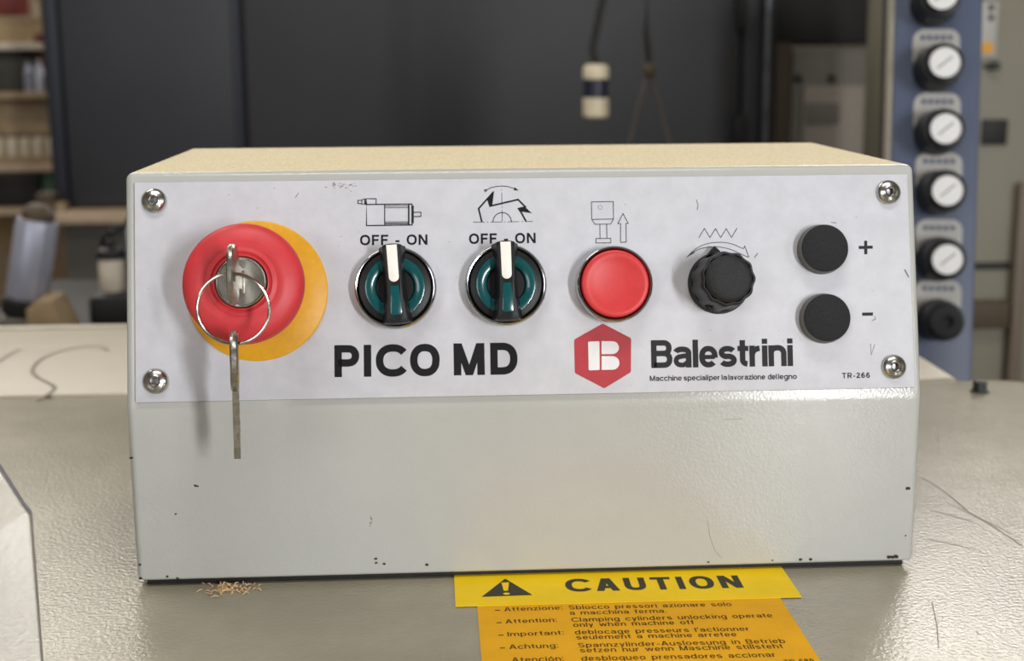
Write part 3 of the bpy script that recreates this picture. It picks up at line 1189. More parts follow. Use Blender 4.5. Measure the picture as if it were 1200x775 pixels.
kp = [(.0120, .0002), (.0120, .0014), (.0114, .0024), (.0113, .0034), (.0111, .0037), (.0106, .0105), (.0104, .0165), (.0102, .0182), (.0096, .0192), (.0092, .0192), (.0090, .0188)]
ak = MB().lathe(kp, 132, rfun=flute).build('adjustment_knob', M['black'], box, loc=fw(c.x, c.y, PT) - BO, rot=FROT)
tag(ak, label='fluted black knob with a pointer tab')
MB().lathe([(.0091, .0182), (.0090, .0193), (.0086, .0200), (.0072, .0207), (.0045, .0211), (0, .0212)], 64).build('knob_cap', M['black_grain'], ak, ang=50)
q = MB()
tri = ccw([(-.0052, .0102), (.0022, .0102), (-.0018, .0142)])
q.prism(tri, .0004, .0046, bev=.0006)
q.build('pointer_tab', M['black'], ak)
ah = math.radians(-118)
XF = Matrix.Translation((.01135 * math.cos(ah), .01135 * math.sin(ah), .0058)) @ Matrix.Rotation(ah, 4, 'Z') @ Matrix.Rotation(PI / 2, 4, 'Y')
MB().lathe([(.0016, -.0006), (.0016, .0002), (.0012, .0003), (.0010, -.0006), (0, -.0008)], 20, xf=XF).build('set_screw', M['dark'], ak)

# ---- two round black rubber keys
for px, py, lab in ((966.7, 291, 'round black rubber key beside the plus sign'), (969.3, 372.6, 'round black rubber key beside the minus sign')):
    c = face(px, py, .0065)
    o = MB().lathe([(.0097, .0), (.0097, .0012), (.0094, .0018), (.0093, .0046), (.0091, .0050)], 80).build('rubber_key', M['rim_clear'], box, loc=fw(c.x, c.y, PT) - BO, rot=FROT)
    tag(o, label=lab)
    MB().lathe([(.00925, .0010), (.00920, .0046), (.0090, .0052), (.0085, .0055), (0, .0056)], 80).build('key_cap', M['rubber'], o)

# ================================================================== KEYS AND RING
# key turned in the emergency stop's lock: local x out of the lock, y up the slope, z across the key


def key_outline(bow_r, bow_h, shank, wid, bits):
    """Flat key: blade along -x, bow centred at x = 0 side; returns bow polygon, hole polygon, blade polygon."""
    bow = [(bow_r * math.copysign(abs(math.cos(a)) ** .85, math.cos(a)), bow_h * math.copysign(abs(math.sin(a)) ** .85, math.sin(a))) for a in [2 * PI * i / 40 for i in range(40)]]
    blade = [(-bow_r * .7, wid / 2), (-bow_r * .7, -wid / 2)]
    x = -bow_r
    for i in range(bits):
        blade += [(x, -wid / 2 + (.0009 if i % 2 else .0)), (x - shank / bits, -wid / 2 + (.0009 if i % 2 else .0))]
        x -= shank / bits
    blade += [(x - .0012, -wid * .1), (x, wid / 2)]
    return bow, blade


def ring_plate(mb, outer, hole_c, hole_r, th, xf):
    """Flat plate with a round hole, thickness th, rounded rims."""
    n = len(outer)
    # ray-cast from the hole centre so both loops share angles
    ang = [2 * PI * i / 48 for i in range(48)]

    def hit(a):
        d = Vector((math.cos(a), math.sin(a)))
        best = None
        for i in range(n):
            p, q = Vector(outer[i]), Vector(outer[(i + 1) % n])
            e = q - p
            den = d.x * e.y - d.y * e.x
            if abs(den) < 1e-12:
                continue
            w_ = p - Vector(hole_c)
            t = (w_.x * e.y - w_.y * e.x) / den
            s = (w_.x * d.y - w_.y * d.x) / den
            if t > 0 and -1e-6 <= s <= 1 + 1e-6 and (best is None or t > best):
                best = t
        return Vector(hole_c) + d * best
    O = [hit(a) for a in ang]
    I = [Vector(hole_c) + Vector((math.cos(a), math.sin(a))) * hole_r for a in ang]
    m = 48
    loops = []
    e = th * .22
    for (o_in, i_out, z) in ((e, e, -th / 2), (0, 0, -th / 2 + e), (0, 0, th / 2 - e), (e, e, th / 2)):
        lo = [p + (Vector(hole_c) - p).normalized() * o_in for p in O]
        li = [p + (p - Vector(hole_c)).normalized() * i_out for p in I]
        loops.append((lo, li, z))
    vs, fs = [], []
    for lo, li, z in loops:
        vs += [(p.x, p.y, z) for p in lo] + [(p.x, p.y, z) for p in li]
    for r in range(3):
        b, t = r * 2 * m, (r + 1) * 2 * m
        for i in range(m):
            j = (i + 1) % m
            fs.append([b + i, b + j, t + j, t + i])
            fs.append([b + m + j, b + m + i, t + m + i, t + m + j])
    for i in range(m):
        j = (i + 1) % m
        fs.append([j, i, m + i, m + j])
        b = 3 * 2 * m
        fs.append([b + i, b + j, b + m + j, b + m + i])
    mb.add(vs, fs, 0, xf)


KT = .0023
lock_w = fw(ESC.x, ESC.y, .0312)
# frame of the inserted key: columns = out of the face, up the slope, along +x
KM = Matrix((FN, FV, Vector((-1, 0, 0)))).transposed().to_4x4()
k1c = fw(ESC.x - .0006, ESC.y + .0012, .0466)
key1 = empty('key', k1c, KM.to_euler(), label='worn nickel key turned in the lock of the red emergency stop', cat='key')
mb = MB()
bow, blade = key_outline(.0085, .0107, .006, .0075, 2)
HC = (.0048, -.0010)
ring_plate(mb, bow, HC, .0023, KT, Matrix.Identity(4))
mb.build('bow', M['nickel'], key1)
mb = MB()
mb.prism(ccw([(-.0065, .0042), (-.0065, -.0042), (-.0170, -.0036), (-.0170, .0036)]), -.0011, .0011)
mb.build('blade', M['nickel'], key1, smooth=False)
hole_w = k1c + FN * HC[0] + FV * HC[1]

# split ring hanging through the hole, in a near vertical plane
RR = .01235
rc = hole_w + Vector((.0004, -.0004, -RR + .0010))
ring = empty('key_ring', rc, label='steel split ring hanging from the key in the emergency stop', cat='key ring')
mb = MB()
turns = 2.0
pts = []
ns = 120
for i in range(ns + 1):
    a = PI * .3 + 2 * PI * turns * i / ns
    y = -.00055 + .0011 * i / ns
    pts.append((RR * math.cos(a), y, RR * math.sin(a)))
mb.tube(pts, .00056, 10)
mb.build('ring_coil', M['ring'], ring)

# second key hanging edge-on from the ring
k2top = rc + Vector((-.0003, 0, -RR))
tilt = math.radians(4)
# local x points up along the key, y towards the back, z across
K2 = (Matrix.Rotation(math.radians(7), 4, 'Z') @ Matrix.Rotation(math.radians(1.0), 4, 'Y') @ Matrix((Vector((0, -math.sin(tilt), math.cos(tilt))), Vector((0, math.cos(tilt), math.sin(tilt))), Vector((-1, 0, 0)))).transposed().to_4x4())
bow, blade = key_outline(.0105, .0105, .0245, .0078, 7)
HC2 = (.0078, 0)
k2o = k2top - (K2.to_3x3() @ Vector((HC2[0] - .0016, 0, 0)))
key2 = empty('key', k2o, K2.to_euler(), label='worn nickel key dangling edge-on from the split ring', cat='key')
mb = MB()
ring_plate(mb, bow, HC2, .0019, .0028, Matrix.Identity(4))
mb.build('bow', M['nickel'], key2)
mb = MB()
mb.prism(ccw(blade), -.0012, .0011)
for i in range(6):
    x = -.0125 - .0032 * i
    mb.box((x - .0006, -.0026 + (i % 3) * .0016, -.0014), (x + .0006, -.0012 + (i % 3) * .0016, -.0010), .0001)
mb.build('blade', M['nickel'], key2, smooth=False)

# ================================================================== SHAVINGS AND ACRYLIC GUARD
mb = MB()
cpos = atZ(262, 691)
for i in range(70):
    px, py = random.gauss(262, 14), 690 + random.gauss(0, 4)
    if py < 684:
        py = 684 + random.random() * 3
    p = atZ(px, py)
    a = random.uniform(0, PI)
    r = random.uniform(.0007, .0018)
    up = random.uniform(.0002, .0011)
    pts = [(p.x - cpos.x + r * math.cos(a) * s, p.y - cpos.y + r * math.sin(a) * s + .0004 * math.sin(s * 2.5), .0003 + up * (1 - abs(s))) for s in (-1, -.5, 0, .5, 1)]
    mb.tube(pts, [.0001, .0002, .00025, .0002, .0001], 5)
tag(mb.build('wood_shavings', M['shaving'], loc=(cpos.x, cpos.y, 0)), 'small scatter of pale wood shavings at the foot of the control box', 'wood shavings', kind='stuff')

GY = -.115
gr = atY(36, 775, GY)
gt = atY(24.5, 617, GY)
gc = atY(0, 579, GY)
gx = gt.x
go = empty('acrylic_guard', (gx - .08, GY, 0), label='clear acrylic guard sheet with a chamfered corner standing at the lower left', cat='guard')
sl = (gt.z - gc.z) / (gt.x - gc.x)
out = [(0.08, 0), (0.08, gt.z - .002), (.0785, gt.z), (gc.x - gx + .08 - .012, gc.z - .012 * sl), (-.05, gc.z - .012 * sl), (-.05, 0)]
bm = bmesh.new()
fv = [bm.verts.new((x, -.002, z)) for x, z in out]
f = bm.faces.new(fv)
ex = bmesh.ops.extrude_face_region(bm, geom=[f])
for v in ex['geom']:
    if isinstance(v, bmesh.types.BMVert):
        v.co.y += .0055
bmesh.ops.recalc_face_normals(bm, faces=bm.faces)
bmesh.ops.bevel(bm, geom=list(bm.edges), offset=.0009, segments=3, profile=.5, affect='EDGES')
mb = MB().addbm(bm)
gs = mb.build('guard_sheet', [M['acrylic'], M['acrylic_edge']], go, ang=50)
for f in gs.data.polygons:
    if abs(f.normal.y) < .3:
        f.material_index = 1
go.rotation_euler.z = math.radians(13)

# ================================================================== BACKGROUND
def pbox(mb, x0, y0, x1, y1, Y, depth, bev=.004, mi=0, o=(0, 0, 0), zb=None, zt=None):
    """Upright box whose front stands at Y and spans the measured bounds there."""
    ym, xm = (y0 + y1) / 2, (x0 + x1) / 2
    xa, xb = atY(x0, ym, Y).x, atY(x1, ym, Y).x
    za = atY(xm, y1, Y).z if zb is None else zb
    zt = atY(xm, y0, Y).z if zt is None else zt
    o = Vector(o)
    return mb.box(Vector((xa, Y, za)) - o, Vector((xb, Y + depth, zt)) - o, bev, mi)


# ---- workbench with a wooden top; the dark cabinet stands on it
BY = 2.14
bz = atY(110, 250, BY).z
bzb = atY(110, 263, BY).z
bx0, bx1 = atY(48, 250, BY).x, atY(895, 250, BY).x
wb = empty('workbench', ((bx0 + bx1) / 2, BY + .35, FLOOR_Z), label='workbench with a brown wooden top and grey panel behind the table', cat='workbench')
o = wb.location
MB().box(Vector((bx0, BY, bzb)) - o, Vector((bx1, BY + .75, bz)) - o, .004).build('bench_top', M['bench_wood'], wb)
MB().box(Vector((bx0 + .03, BY + .04, FLOOR_Z + .1)) - o, Vector((bx1 - .03, BY + .70, bzb)) - o, .004).build('front_panel', M['bench_grey'], wb)
for x in (bx0 + .06, bx1 - .12):
    for y in (BY + .06, BY + .62):
        MB().box(Vector((x, y, FLOOR_Z)) - o, Vector((x + .06, y + .06, FLOOR_Z + .1)) - o, .003).build('leg', M['dark'], wb)

CY = 2.22
xl, xd, xr = atY(68, 120, CY).x, atY(287, 120, CY).x, atY(868, 120, CY).x
xl0 = atY(64, 120, CY).x
cab = empty('dark_cabinet', ((xl + xr) / 2, CY + .25, bz), label='tall anthracite steel cabinet with two doors on the workbench', cat='cabinet')
o = cab.location
ct = 0.62
MB().box(Vector((xl0 - .02, CY + .02, bz)) - o, Vector((xr + .07, CY + .55, ct)) - o, .004).build('cabinet_body', M['navy_trim'], cab)
MB().box(Vector((xl + .012, CY, bz + .004)) - o, Vector((xd - .004, CY + .024, ct - .01)) - o, .004).build('door', M['anthracite'], cab)
d2 = MB().box(Vector((xd + .004, CY + .004, bz + .004)) - o, Vector((xr - .002, CY + .028, ct - .01)) - o, .004).build('door', M['anthracite2'], cab)
MB().box(Vector((xl - .014, CY - .006, bz + .001)) - o, Vector((xl + .009, CY + .02, ct)) - o, .003).build('edge_trim', M['navy_trim'], cab)
MB().box(Vector((xd - .02, CY - .004, bz + .004)) - o, Vector((xd - .006, CY + .004, ct - .01)) - o, .002).build('door_lip', M['navy_trim'], cab)
q = MB()
pbox(q, 866, -60, 875, 35, CY - .02, .025, .003, 0, o)
q.build('handle', M['dark'], d2)
q = MB()
pbox(q, 862, 136, 874, 175, CY - .02, .025, .003, 0, o)
q.build('lock_plate', M['dark'], d2)
q = MB()
q.box(Vector((xr + .004, CY - .004, bz + .004)) - o, Vector((xr + .034, CY + .02, ct)) - o, .003)
q.build('side_trim', M['anthracite'], cab)
q = MB()
q.box(Vector((atY(896, 60, CY).x, CY - .01, bz + .004)) - o, Vector((atY(901, 60, CY).x, CY + .01, ct)) - o, .002)
q.build('bright_edge', M['bright_trim'], cab)

# ---- grey electrical box with a notice under a dark block that paints the shaded recess
EY = 2.5
eb = empty('electrical_box', (atY(970, 100, EY).x, EY + .2, FLOOR_Z), label='worn grey electrical cabinet with a pale notice panel, beside the dark cabinet', cat='electrical cabinet')
o = eb.location
q = MB()
pbox(q, 926, 57, 1030, 260, EY, .4, .006, 0, o, zb=FLOOR_Z)
q.build('cabinet_body', M['box_grey'], eb)
q = MB()
pbox(q, 940, 100, 1018, 220, EY - .012, .012, .003, 0, o)
q.build('notice_panel', M['box_pale'], eb)
q = MB()
pbox(q, 945, 121, 984, 146, EY - .016, .006, .001, 0, o)
q.build('notice_print', M['box_grey'], eb)
for px in (935, 974):
    q = MB()
    p = atY(px, 92, EY)
    q.lathe([(.008, 0), (.008, .008), (.005, .012), (0, .012)], 20, xf=Matrix.Translation(p - o) @ Matrix.Rotation(PI / 2, 4, 'X'))
    q.build('bolt', M['dark'], eb)
q = MB()
pbox(q, 906, 50, 925, 260, EY - .03, .1, .004, 0, o, zb=FLOOR_Z)
q.build('side_post', M['brown'], eb)
q = MB()
pbox(q, 905, -70, 1032, 53, EY + .02, .38, .01, 0, o)
q.build('recess_shade', M['dark'], eb)

# ---- blue leaning control column with a row of gauged regulator knobs
az, elv = math.radians(10.6), math.radians(8.2)
cn = Vector((-math.sin(az) * math.cos(elv), -math.cos(az) * math.cos(elv), math.sin(elv)))
cr = Vector((math.cos(az), -math.sin(az), 0))
cu = cn.cross(cr).normalized()
if cu.z < 0:
    cu = -cu
CP = CAM_LOC + ray(1096, 200) * 1.16


def onpan(px, py, h=0):
    d = ray(px, py)
    k = (CP + cn * h - CAM_LOC).dot(cn) / d.dot(cn)
    q = CAM_LOC + d * k - CP
    return q.dot(cr), q.dot(cu)


CMX = Matrix((cr, cu, cn)).transposed().to_4x4()
gcol = empty('control_column', CP, CMX.to_euler(), label='leaning blue enamelled control column with a row of black gauge knobs', cat='control column')
l0 = onpan(1044, 200)[0]
r0 = onpan(1146.5, 200)[0]
t0 = onpan(1096, -70)[1]
zb_ = (FLOOR_Z - CP.z) / cu.z
mb = MB().box((l0, zb_ + .03, -.006), (r0, t0, 0), .003)
mb.build('front_plate', M['blue'], gcol)
MB().box((l0 + .004, zb_ + .03, -.115), (r0 - .004, t0, -.006), .004).build('column_body', M['col_side'], gcol)
MB().box((l0 - .003, zb_ + .03, -.03), (l0 + .004, t0, -.004), .002).build('side_lip', M['col_lip'], gcol)
for i, (px, py, gx_, gy_) in enumerate([(1094, 4, 1108, -6), (1097, 81, 1116, 73), (1098, 156, 1117, 153), (1100, 226, 1118.5, 230), (1100, 304, 1116.5, 304), (1099, 375, 1107, 375)]):
    u, v = onpan(px, py, .004)
    last = i == 5
    R0 = .0188 if not last else .0178
    XF = Matrix.Translation((u, v, 0))
    kb = MB().lathe([(R0, .0), (R0, .003), (R0 * .97, .006), (R0 * .94, .030), (R0 * .88, .038), (R0 * .6, .0395), (0, .0395)], 48, xf=XF,
                    rfun=lambda a, z: 1 + (.018 * math.cos(16 * a) if .004 < z < .037 else 0)).build('regulator_knob', M['black'], gcol)
    if last:
        MB().lathe([(.0125, .039), (.0125, .044), (.0105, .045), (.0055, .045), (.005, .041), (0, .041)], 32, xf=XF).build('hub', M['rubber'], kb)
        tag(kb, label='lowest knob with a plain black hub')
    else:
        g2 = MB().lathe([(.0130, .038), (.0130, .0445), (.0122, .0455)], 40, xf=XF).build('gauge_rim', M['black'], kb)
        MB().lathe([(.0122, .0425), (.0122, .0448), (0, .0450)], 40, xf=XF).build('gauge_dial', M['gauge'], kb)
        q = MB()
        q.add([(u - .006, v - .0045, .0453), (u - .0055, v - .0052, .0453), (u + .006, v + .0045, .0453), (u + .0055, v + .0052, .0453)], [[0, 1, 2, 3]])
        q.build('needle', M['ink_grey'], kb, smooth=False)
    # name tag over the knob
    tw, th = .0190, .0335
    tgp = round_poly([(u - tw, v), (u + tw, v), (u + tw, v + th), (u - tw, v + th)], .009, 5)
    tg_ = MB().prism(ccw(tgp), .0, .0012).build('name_tag', M['tag_grey'], gcol)
    q = MB()
    for j in range(5):
        q.box((u - .013 + j * .0055, v + .0245, .0011), (u - .009 + j * .0055, v + .0282, .0014))
    q.build('tag_print', M['blue'], tg_)

# ---- beige machine at the far right
KY = 1.35
bm_ = empty('beige_machine', (atY(1180, 200, KY).x + .1, KY + .2, FLOOR_Z), label='beige machine cabinet with black square window behind the blue column', cat='machine')
o = bm_.location
q = MB()
pbox(q, 1118, -70, 1330, 300, KY, .4, .006, 0, o, zb=FLOOR_Z)
q.build('cabinet_body', M['beige'], bm_)
q = MB()
pbox(q, 1151, 140, 1181, 170, KY - .004, .006, .001, 0, o)
q.build('window', M['dark'], bm_)
q = MB()
pbox(q, 1120, 308, 1187, 316, KY - .004, .006, .001, 0, o)
q.build('slot', M['dark'], bm_)
q = MB()
pbox(q, 1120, 354, 1184, 386, KY - .02, .022, .003, 0, o)
q.build('brown_board', M['brown'], bm_)
q = MB()
pbox(q, 1188, 215, 1203, 470, KY - .02, .03, .004, 0, o)
q.build('corner_post', M['beige2'], bm_)
q = MB()
pbox(q, 1145, 2, 1169, 68, KY - .004, .005, .001, 0, o)
st_ = q.build('sticker', M['tag_grey'], bm_)
q = MB()
p = atY(1155.5, 56, KY)
q.lathe([(.0085, .0), (.0085, .0012), (0, .0013)], 24, xf=Matrix.Translation(Vector((p.x, KY - .004, p.z)) - o) @ Matrix.Rotation(PI / 2, 4, 'X'))
q.build('orange_dot', M['orange'], st_)
q = MB()
q = None
for py in (9, 20.5):
    q = MB()
    p = atY(1160, py, KY)
    q.lathe([(.0042, .0), (.0042, .0012), (0, .0013)], 16, xf=Matrix.Translation(Vector((p.x, KY - .004, p.z)) - o) @ Matrix.Rotation(PI / 2, 4, 'X'))
    q.build('printed_spot', M['ink_grey'], st_)
q = MB()
p = atY(1163, 77, KY)
q.box(Vector((p.x - .012, KY - .012, p.z - .003)) - o, Vector((p.x + .004, KY, p.z + .003)) - o, .001)
q.lathe([(.006, 0), (.006, .014), (.004, .016), (0, .016)], 20, xf=Matrix.Translation(Vector((p.x, KY, p.z)) - o) @ Matrix.Rotation(PI / 2, 4, 'X'))
q.build('latch', M['col_side'], bm_)

# ---- hanging pendant and sling
HY = 1.25
pt, pbm = atY(697, 75, HY), atY(698, 138, HY)
ptop = atY(706, 0, HY)
zc = 2.52
rail = empty('overhead_rail', (pt.x + .05, HY, zc), label='grey overhead rail that the pendant and sling hang from', cat='rail')
MB().box((-1.4, -.03, 0), (1.6, .03, .08), .006).build('rail_beam', M['bench_grey'], rail)
pend = empty('pendant_switch', pbm, label='bone and navy pendant switch hanging on a black cord before the dark cabinet', cat='pendant switch')
sc = (pt - pbm).length / 63
h_ = 63 * sc
rr = 15.5 * sc
MB().lathe([(0, 0), (rr * .85, 0), (rr, .003), (rr, 23 * sc), (rr * .9, 24 * sc), (0, 24 * sc)], 28).build('lower_shell', M['bone'], pend)
MB().lathe([(rr * .95, 23 * sc), (rr * .95, 46 * sc)], 28).build('band', M['navy'], pend)
MB().lathe([(0, 45.5 * sc), (rr * .97, 45.5 * sc), (rr, 48 * sc), (rr, 57 * sc), (rr * .8, 62 * sc), (rr * .3, 63 * sc), (0, 63 * sc)], 28).build('upper_shell', M['bone'], pend)
cp = [Vector((0, 0, h_ - .002)), (pt - pbm) * 1.0 + Vector((-.003, 0, .02)), ptop - pbm, Vector((ptop.x - pbm.x + .02, 0, zc - .001 - pbm.z))]
MB().tube(cp, 4.5 * sc, 10).build('cord', M['cord'], pend)
kn = atY(761, 83, HY)
slg = empty('lifting_sling', kn, label='thin two-legged sling with a pale knot hanging before the dark cabinet', cat='sling')
MB().lathe([(0, -9 * sc), (5 * sc, -8 * sc), (7.5 * sc, -2 * sc), (7 * sc, 4 * sc), (4 * sc, 9 * sc), (0, 10 * sc)], 20).build('knot', M['brown'], slg)
ks = [Vector((0, 0, .004)), atY(759, 55, HY) - kn, atY(757, 35, HY) - kn, atY(758, 10, HY) - kn, Vector((0, 0, zc - .001 - kn.z))]
MB().tube(ks, [3.4 * sc, 4 * sc, 3.4 * sc, 1.3 * sc, 1.3 * sc], 8).build('cord', M['cord'], slg)
e1, e2 = atY(737, 172, HY) - kn, atY(785, 172, HY) - kn
for e in (e1, e2):
    MB().tube([Vector((e.x * .1, 0, -.006)), e, e * 1.5], 2.6 * sc, 8).build('sling_leg', M['strap'], slg)
MB().tube([e1 * 1.5 + Vector((-.02, 0, 0)), e2 * 1.5 + Vector((.02, 0, 0))], 4 * sc, 10).build('spreader_bar', M['strap'], slg)

# ---- shelf rack at the left, crowded
RY = 2.75
rk = empty('shelf_rack', (atY(20, 150, RY).x - .15, RY + .2, FLOOR_Z), label='crowded storage rack with wooden boards beyond the dark cabinet', cat='shelf rack')
o = rk.location
rx0, rx1 = atY(-150, 100, RY).x, atY(66, 150, RY).x
zA, zB, zT = atY(30, 108, RY).z, atY(30, 193, RY).z, atY(20, 50, RY).z
for z, x1, m in ((zA, rx1, M['tan']), (zB, rx1, M['bench_wood']), (zT, atY(36, 50, RY).x, M['cotton']), (-.55, rx1, M['bench_wood'])):
    MB().box(Vector((rx0, RY, z - .016)) - o, Vector((x1, RY + .4, z)) - o, .002).build('shelf_board', m, rk)
for x in (rx0 + .001, rx1 - .03):
    for y in (RY + .38,):
        MB().box(Vector((x, y, FLOOR_Z)) - o, Vector((x + .03, y + .03, .75)) - o, .002).build('post', M['bench_grey'], rk)
MB().box(Vector((rx0, RY + .405, FLOOR_Z)) - o, Vector((rx1, RY + .415, .75)) - o).build('back_sheet', M['tan'], rk)


def shelf_item(name, x0, y0, x1, y1, m, label, cat, z, dy=.03, depth=.1, round_=False, neck=False, lid=None):
    p0, p1 = atY(x0, (y0 + y1) / 2, RY + dy), atY(x1, (y0 + y1) / 2, RY + dy)
    zt = atY((x0 + x1) / 2, y0, RY + dy).z
    wd_, ht = p1.x - p0.x, zt - z
    e = Vector(((p0.x + p1.x) / 2, RY + dy + (wd_ / 2 if round_ else depth / 2), z))
    if round_:
        r = wd_ / 2
        pr = [(0, 0), (r * .95, 0), (r, r * .1), (r, ht * (.7 if neck else .94)), (r * (.45 if neck else .9), ht * (.82 if neck else 1)), (r * .4 if neck else 0, ht)]
        if neck:
            pr.append((0, ht))
        ob = MB().lathe(pr, 24).build(name, m, loc=e)
    else:
        ob = MB().box((-wd_ / 2, -depth / 2, 0), (wd_ / 2, depth / 2, ht), min(.004, wd_ * .1)).build(name, m, loc=e)
        if lid:
            MB().box((-wd_ / 2 - .002, -depth / 2 - .002, ht * .8), (wd_ / 2 + .002, depth / 2 + .002, ht * 1.0 + .002), .002).build('lid', lid, ob)
    return tag(ob, label, cat)


shelf_item('dark_crate', -12, 56, 25, 108, M['dgreen'], 'dark olive crate on the middle board of the crowded rack', 'crate', zA, .02, .2, lid=M['dark'])
shelf_item('tan_carton', -8, 20, 33, 50, M['ochre'], 'ochre carton on the top board of the crowded rack', 'carton', zT, .05, .15, lid=M['tan'])
shelf_item('red_box', -6, -14, 20, 20, M['dkred'], 'small red box on top of the ochre carton', 'box', atY(15, 20, RY + .05).z + .003, .06, .1)
shelf_item('white_jug', 35, 2, 50, 108, M['cotton'], 'tall pale jug at the end of the rack board', 'jug', zA, .16, .1, True, True)
shelf_item('red_can', 44, 40, 56, 108, M['dkred'], 'dark red can behind the pale blue bottle on the rack', 'can', zA, .10, .1, True)
shelf_item('blue_bottle', 40, 70, 50, 108, M['icewhite'], 'pale blue bottle in front of the dark red can', 'bottle', zA, .02, .1, True, True)
shelf_item('rust_tin', 51, 88, 62, 108, M['brown'], 'small rusty tin at the end of the middle rack board', 'tin', zA, .02, .1, True)
shelf_item('grey_flask', 26, 72, 38, 108, M['silver'], 'grey flask between the olive crate and the pale blue bottle', 'flask', zA, .02, .1, True, True)
# ribbed casting on the lower board
p0, p1 = atY(-14, 150, RY), atY(63, 150, RY)
e = Vector(((p0.x + p1.x) / 2, RY + .12, zB))
cs = empty('ribbed_casting', e, label='tan ribbed machine casting on the lower board of the rack', cat='casting')
hw, ht = (p1.x - p0.x) / 2, atY(30, 120, RY).z - zB
MB().box((-hw, -.1, 0), (hw, .1, ht * .42), .006).build('base_block', M['tan'], cs)
MB().box((-hw * .95, -.08, ht * .45), (hw * .95, .09, ht), .006).build('upper_block', M['tan'], cs)
q = MB()
for k in range(5):
    x = -hw + hw * 2 * (k + .5) / 5
    q.box((x - .008, -.104, ht * .12), (x + .008, -.08, ht * .43), .002)
q.build('ribs', M['cotton'], cs)
MB().box((-hw * .98, -.085, ht * .42), (hw * .98, .09, ht * .46)).build('seam_plate', M['brown'], cs)
# things under the lower board
q = shelf_item('green_tin', 50, 198, 64, 246, M['green'], 'small green tin on the rack just left of the dark cabinet', 'tin', atY(60, 244, RY).z, .02, .1)
MB().box(Vector((rx0, RY, atY(60, 244, RY).z - .016)) - rk.location, Vector((rx1, RY + .4, atY(60, 244, RY).z)) - rk.location, .002).build('shelf_board', M['bench_wood'], rk)
shelf_item('black_bin', -20, 202, 46, 246, M['dark'], 'black bin on the lowest visible board of the rack', 'bin', atY(60, 244, RY).z, .03, .2, lid=M['dgreen'])
# offcuts heaped at the end of the bench
for k, (px, py, s_, m, lb) in enumerate([(58, 245, .030, 'brown', 'brown wooden offcut standing at the left end of the workbench'),
                                         (70, 246, .024, 'tan', 'pale wooden offcut lying at the left end of the workbench')]):
    p = atY(px, 250, BY + .05)
    ob = MB().prism(ccw([(-s_ * .6, -s_ * .6), (s_ * .5, -s_ * .7), (s_ * .7, s_ * .1), (s_ * .2, s_ * .6), (-s_ * .5, s_ * .5)]), 0, s_ * (1.2 if k == 0 else .7), bev=.003).build(
        'wood_offcut', M[m], loc=(p.x, BY + .05, bz))
    tag(ob, lb, 'offcut')

# ---- trolley with pump things behind the table, left
TY2 = 1.05
tz = atY(60, 392, TY2).z
trl = empty('low_trolley', (-.62, TY2 + .15, FLOOR_Z), label='low dark trolley behind the table carrying the motor and pump', cat='trolley')
o = trl.location
tx0, tx1 = atY(-60, 392, TY2).x, atY(240, 392, TY2).x
MB().box(Vector((tx0, TY2 - .06, tz - .02)) - o, Vector((tx1, TY2 + .4, tz)) - o, .004).build('tray', M['dark'], trl)
for x in (tx0 + .01, tx1 - .05):
    for y in (TY2 - .05, TY2 + .35):
        MB().box(Vector((x, y, FLOOR_Z)) - o, Vector((x + .04, y + .04, tz - .02)) - o, .003).build('leg', M['dark'], trl)
sc = (atY(60, 300, TY2).x - atY(50, 300, TY2).x) / 10
p = atY(20, 380, TY2)
mot = empty('electric_motor', (p.x, TY2 + .03, tz), label='silver cylindrical motor leaning on a dark foot behind the table', cat='motor')
MB().lathe([(0, 0), (30 * sc, 0), (30 * sc, 16 * sc), (24 * sc, 20 * sc), (0, 20 * sc)], 32).build('foot', M['box_grey'], mot)
q = MB()
XF = Matrix.Translation((0, 0, 20 * sc)) @ Matrix.Rotation(math.radians(12), 4, 'Y')
q.lathe([(0, 0), (27 * sc, 0), (28 * sc, 4 * sc), (28 * sc, 18 * sc), (24 * sc, 21 * sc)], 32, xf=XF)
q.build('lower_cap', M['dark'], mot)
MB().lathe([(24 * sc, 20 * sc), (25 * sc, 24 * sc), (25 * sc, 112 * sc), (23 * sc, 118 * sc), (0, 120 * sc)], 40, xf=XF,
           rfun=lambda a, z: 1 + .03 * math.cos(14 * a)).build('housing', M['silver'], mot)
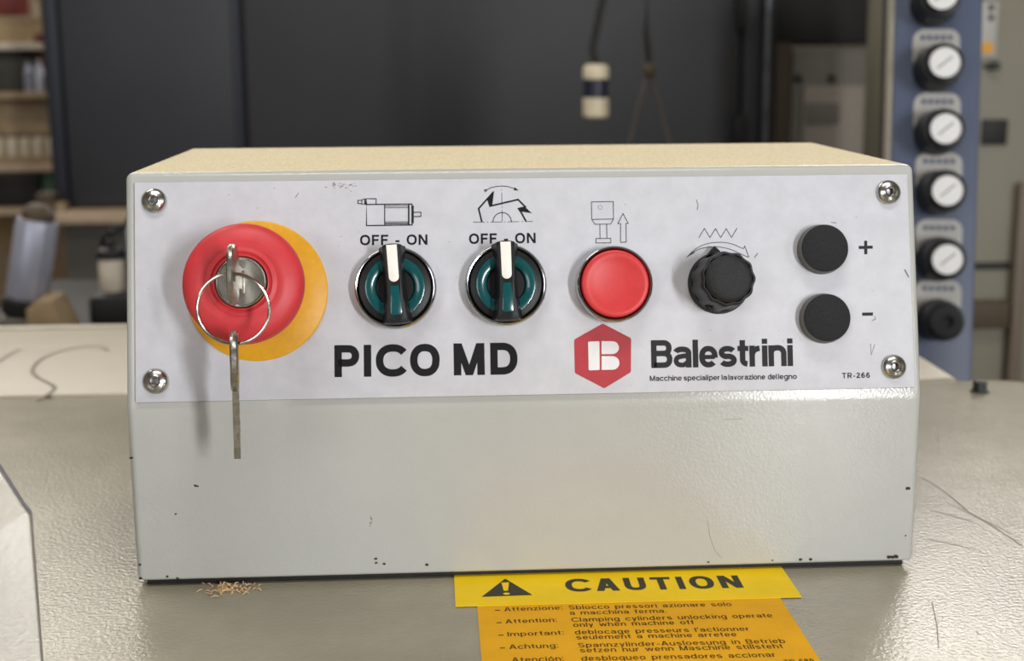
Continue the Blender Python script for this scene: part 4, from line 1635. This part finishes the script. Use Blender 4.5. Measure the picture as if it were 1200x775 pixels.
MB().lathe([(20 * sc, 117 * sc), (19 * sc, 128 * sc), (12 * sc, 136 * sc), (0, 137 * sc)], 24, xf=XF).build('end_cap', M['brown'], mot)
p = atY(66, 380, TY2)
wd_ = MB().prism(ccw([(-26 * sc, 0), (24 * sc, 0), (4 * sc, 46 * sc), (-12 * sc, 47 * sc), (-26 * sc, 36 * sc)]), -.03, .03, bev=.003,
                 xf=Matrix.Rotation(PI / 2, 4, 'X')).build('wooden_wedge', M['ochre'], loc=(p.x, TY2 + .0, tz))
tag(wd_, 'pale wooden wedge standing on the trolley between motor and pump', 'wedge')
p = atY(122, 380, TY2)
pu = empty('black_pump', (p.x, TY2 + .08, tz), label='black pump with a white cylinder behind the table', cat='pump')
MB().box((-26 * sc, -.05, 0), (34 * sc, .06, 40 * sc), .006).build('base', M['dark'], pu)
MB().lathe([(0, 40 * sc), (15 * sc, 40 * sc), (16 * sc, 44 * sc), (16 * sc, 78 * sc), (14 * sc, 82 * sc), (0, 82 * sc)], 32, xf=Matrix.Translation((-4 * sc, -.01, 0))).build('white_cylinder', M['cotton'], pu)
MB().lathe([(0, 81 * sc), (17 * sc, 81 * sc), (18 * sc, 85 * sc), (16 * sc, 92 * sc), (6 * sc, 95 * sc), (6 * sc, 104 * sc), (0, 105 * sc)], 32, xf=Matrix.Translation((-4 * sc, -.01, 0))).build('top_cap', M['dark'], pu)
q = MB()
q.tube([(-22 * sc, .02, 38 * sc), (-26 * sc, .02, 70 * sc), (-20 * sc, .02, 100 * sc), (-4 * sc, .0, 112 * sc), (14 * sc, 0, 120 * sc), (20 * sc, .03, 140 * sc)], 3.5 * sc, 10)
q.build('hose', M['dark'], pu)
MB().box((16 * sc, 0, 38 * sc), (34 * sc, .05, 118 * sc), .005).build('side_block', M['dark'], pu)
MB().lathe([(0, 38 * sc), (12 * sc, 38 * sc), (12 * sc, 120 * sc), (9 * sc, 126 * sc), (0, 126 * sc)], 28, xf=Matrix.Translation((34 * sc, -.03, 0))).build('filter_bowl', M['icewhite'], pu)
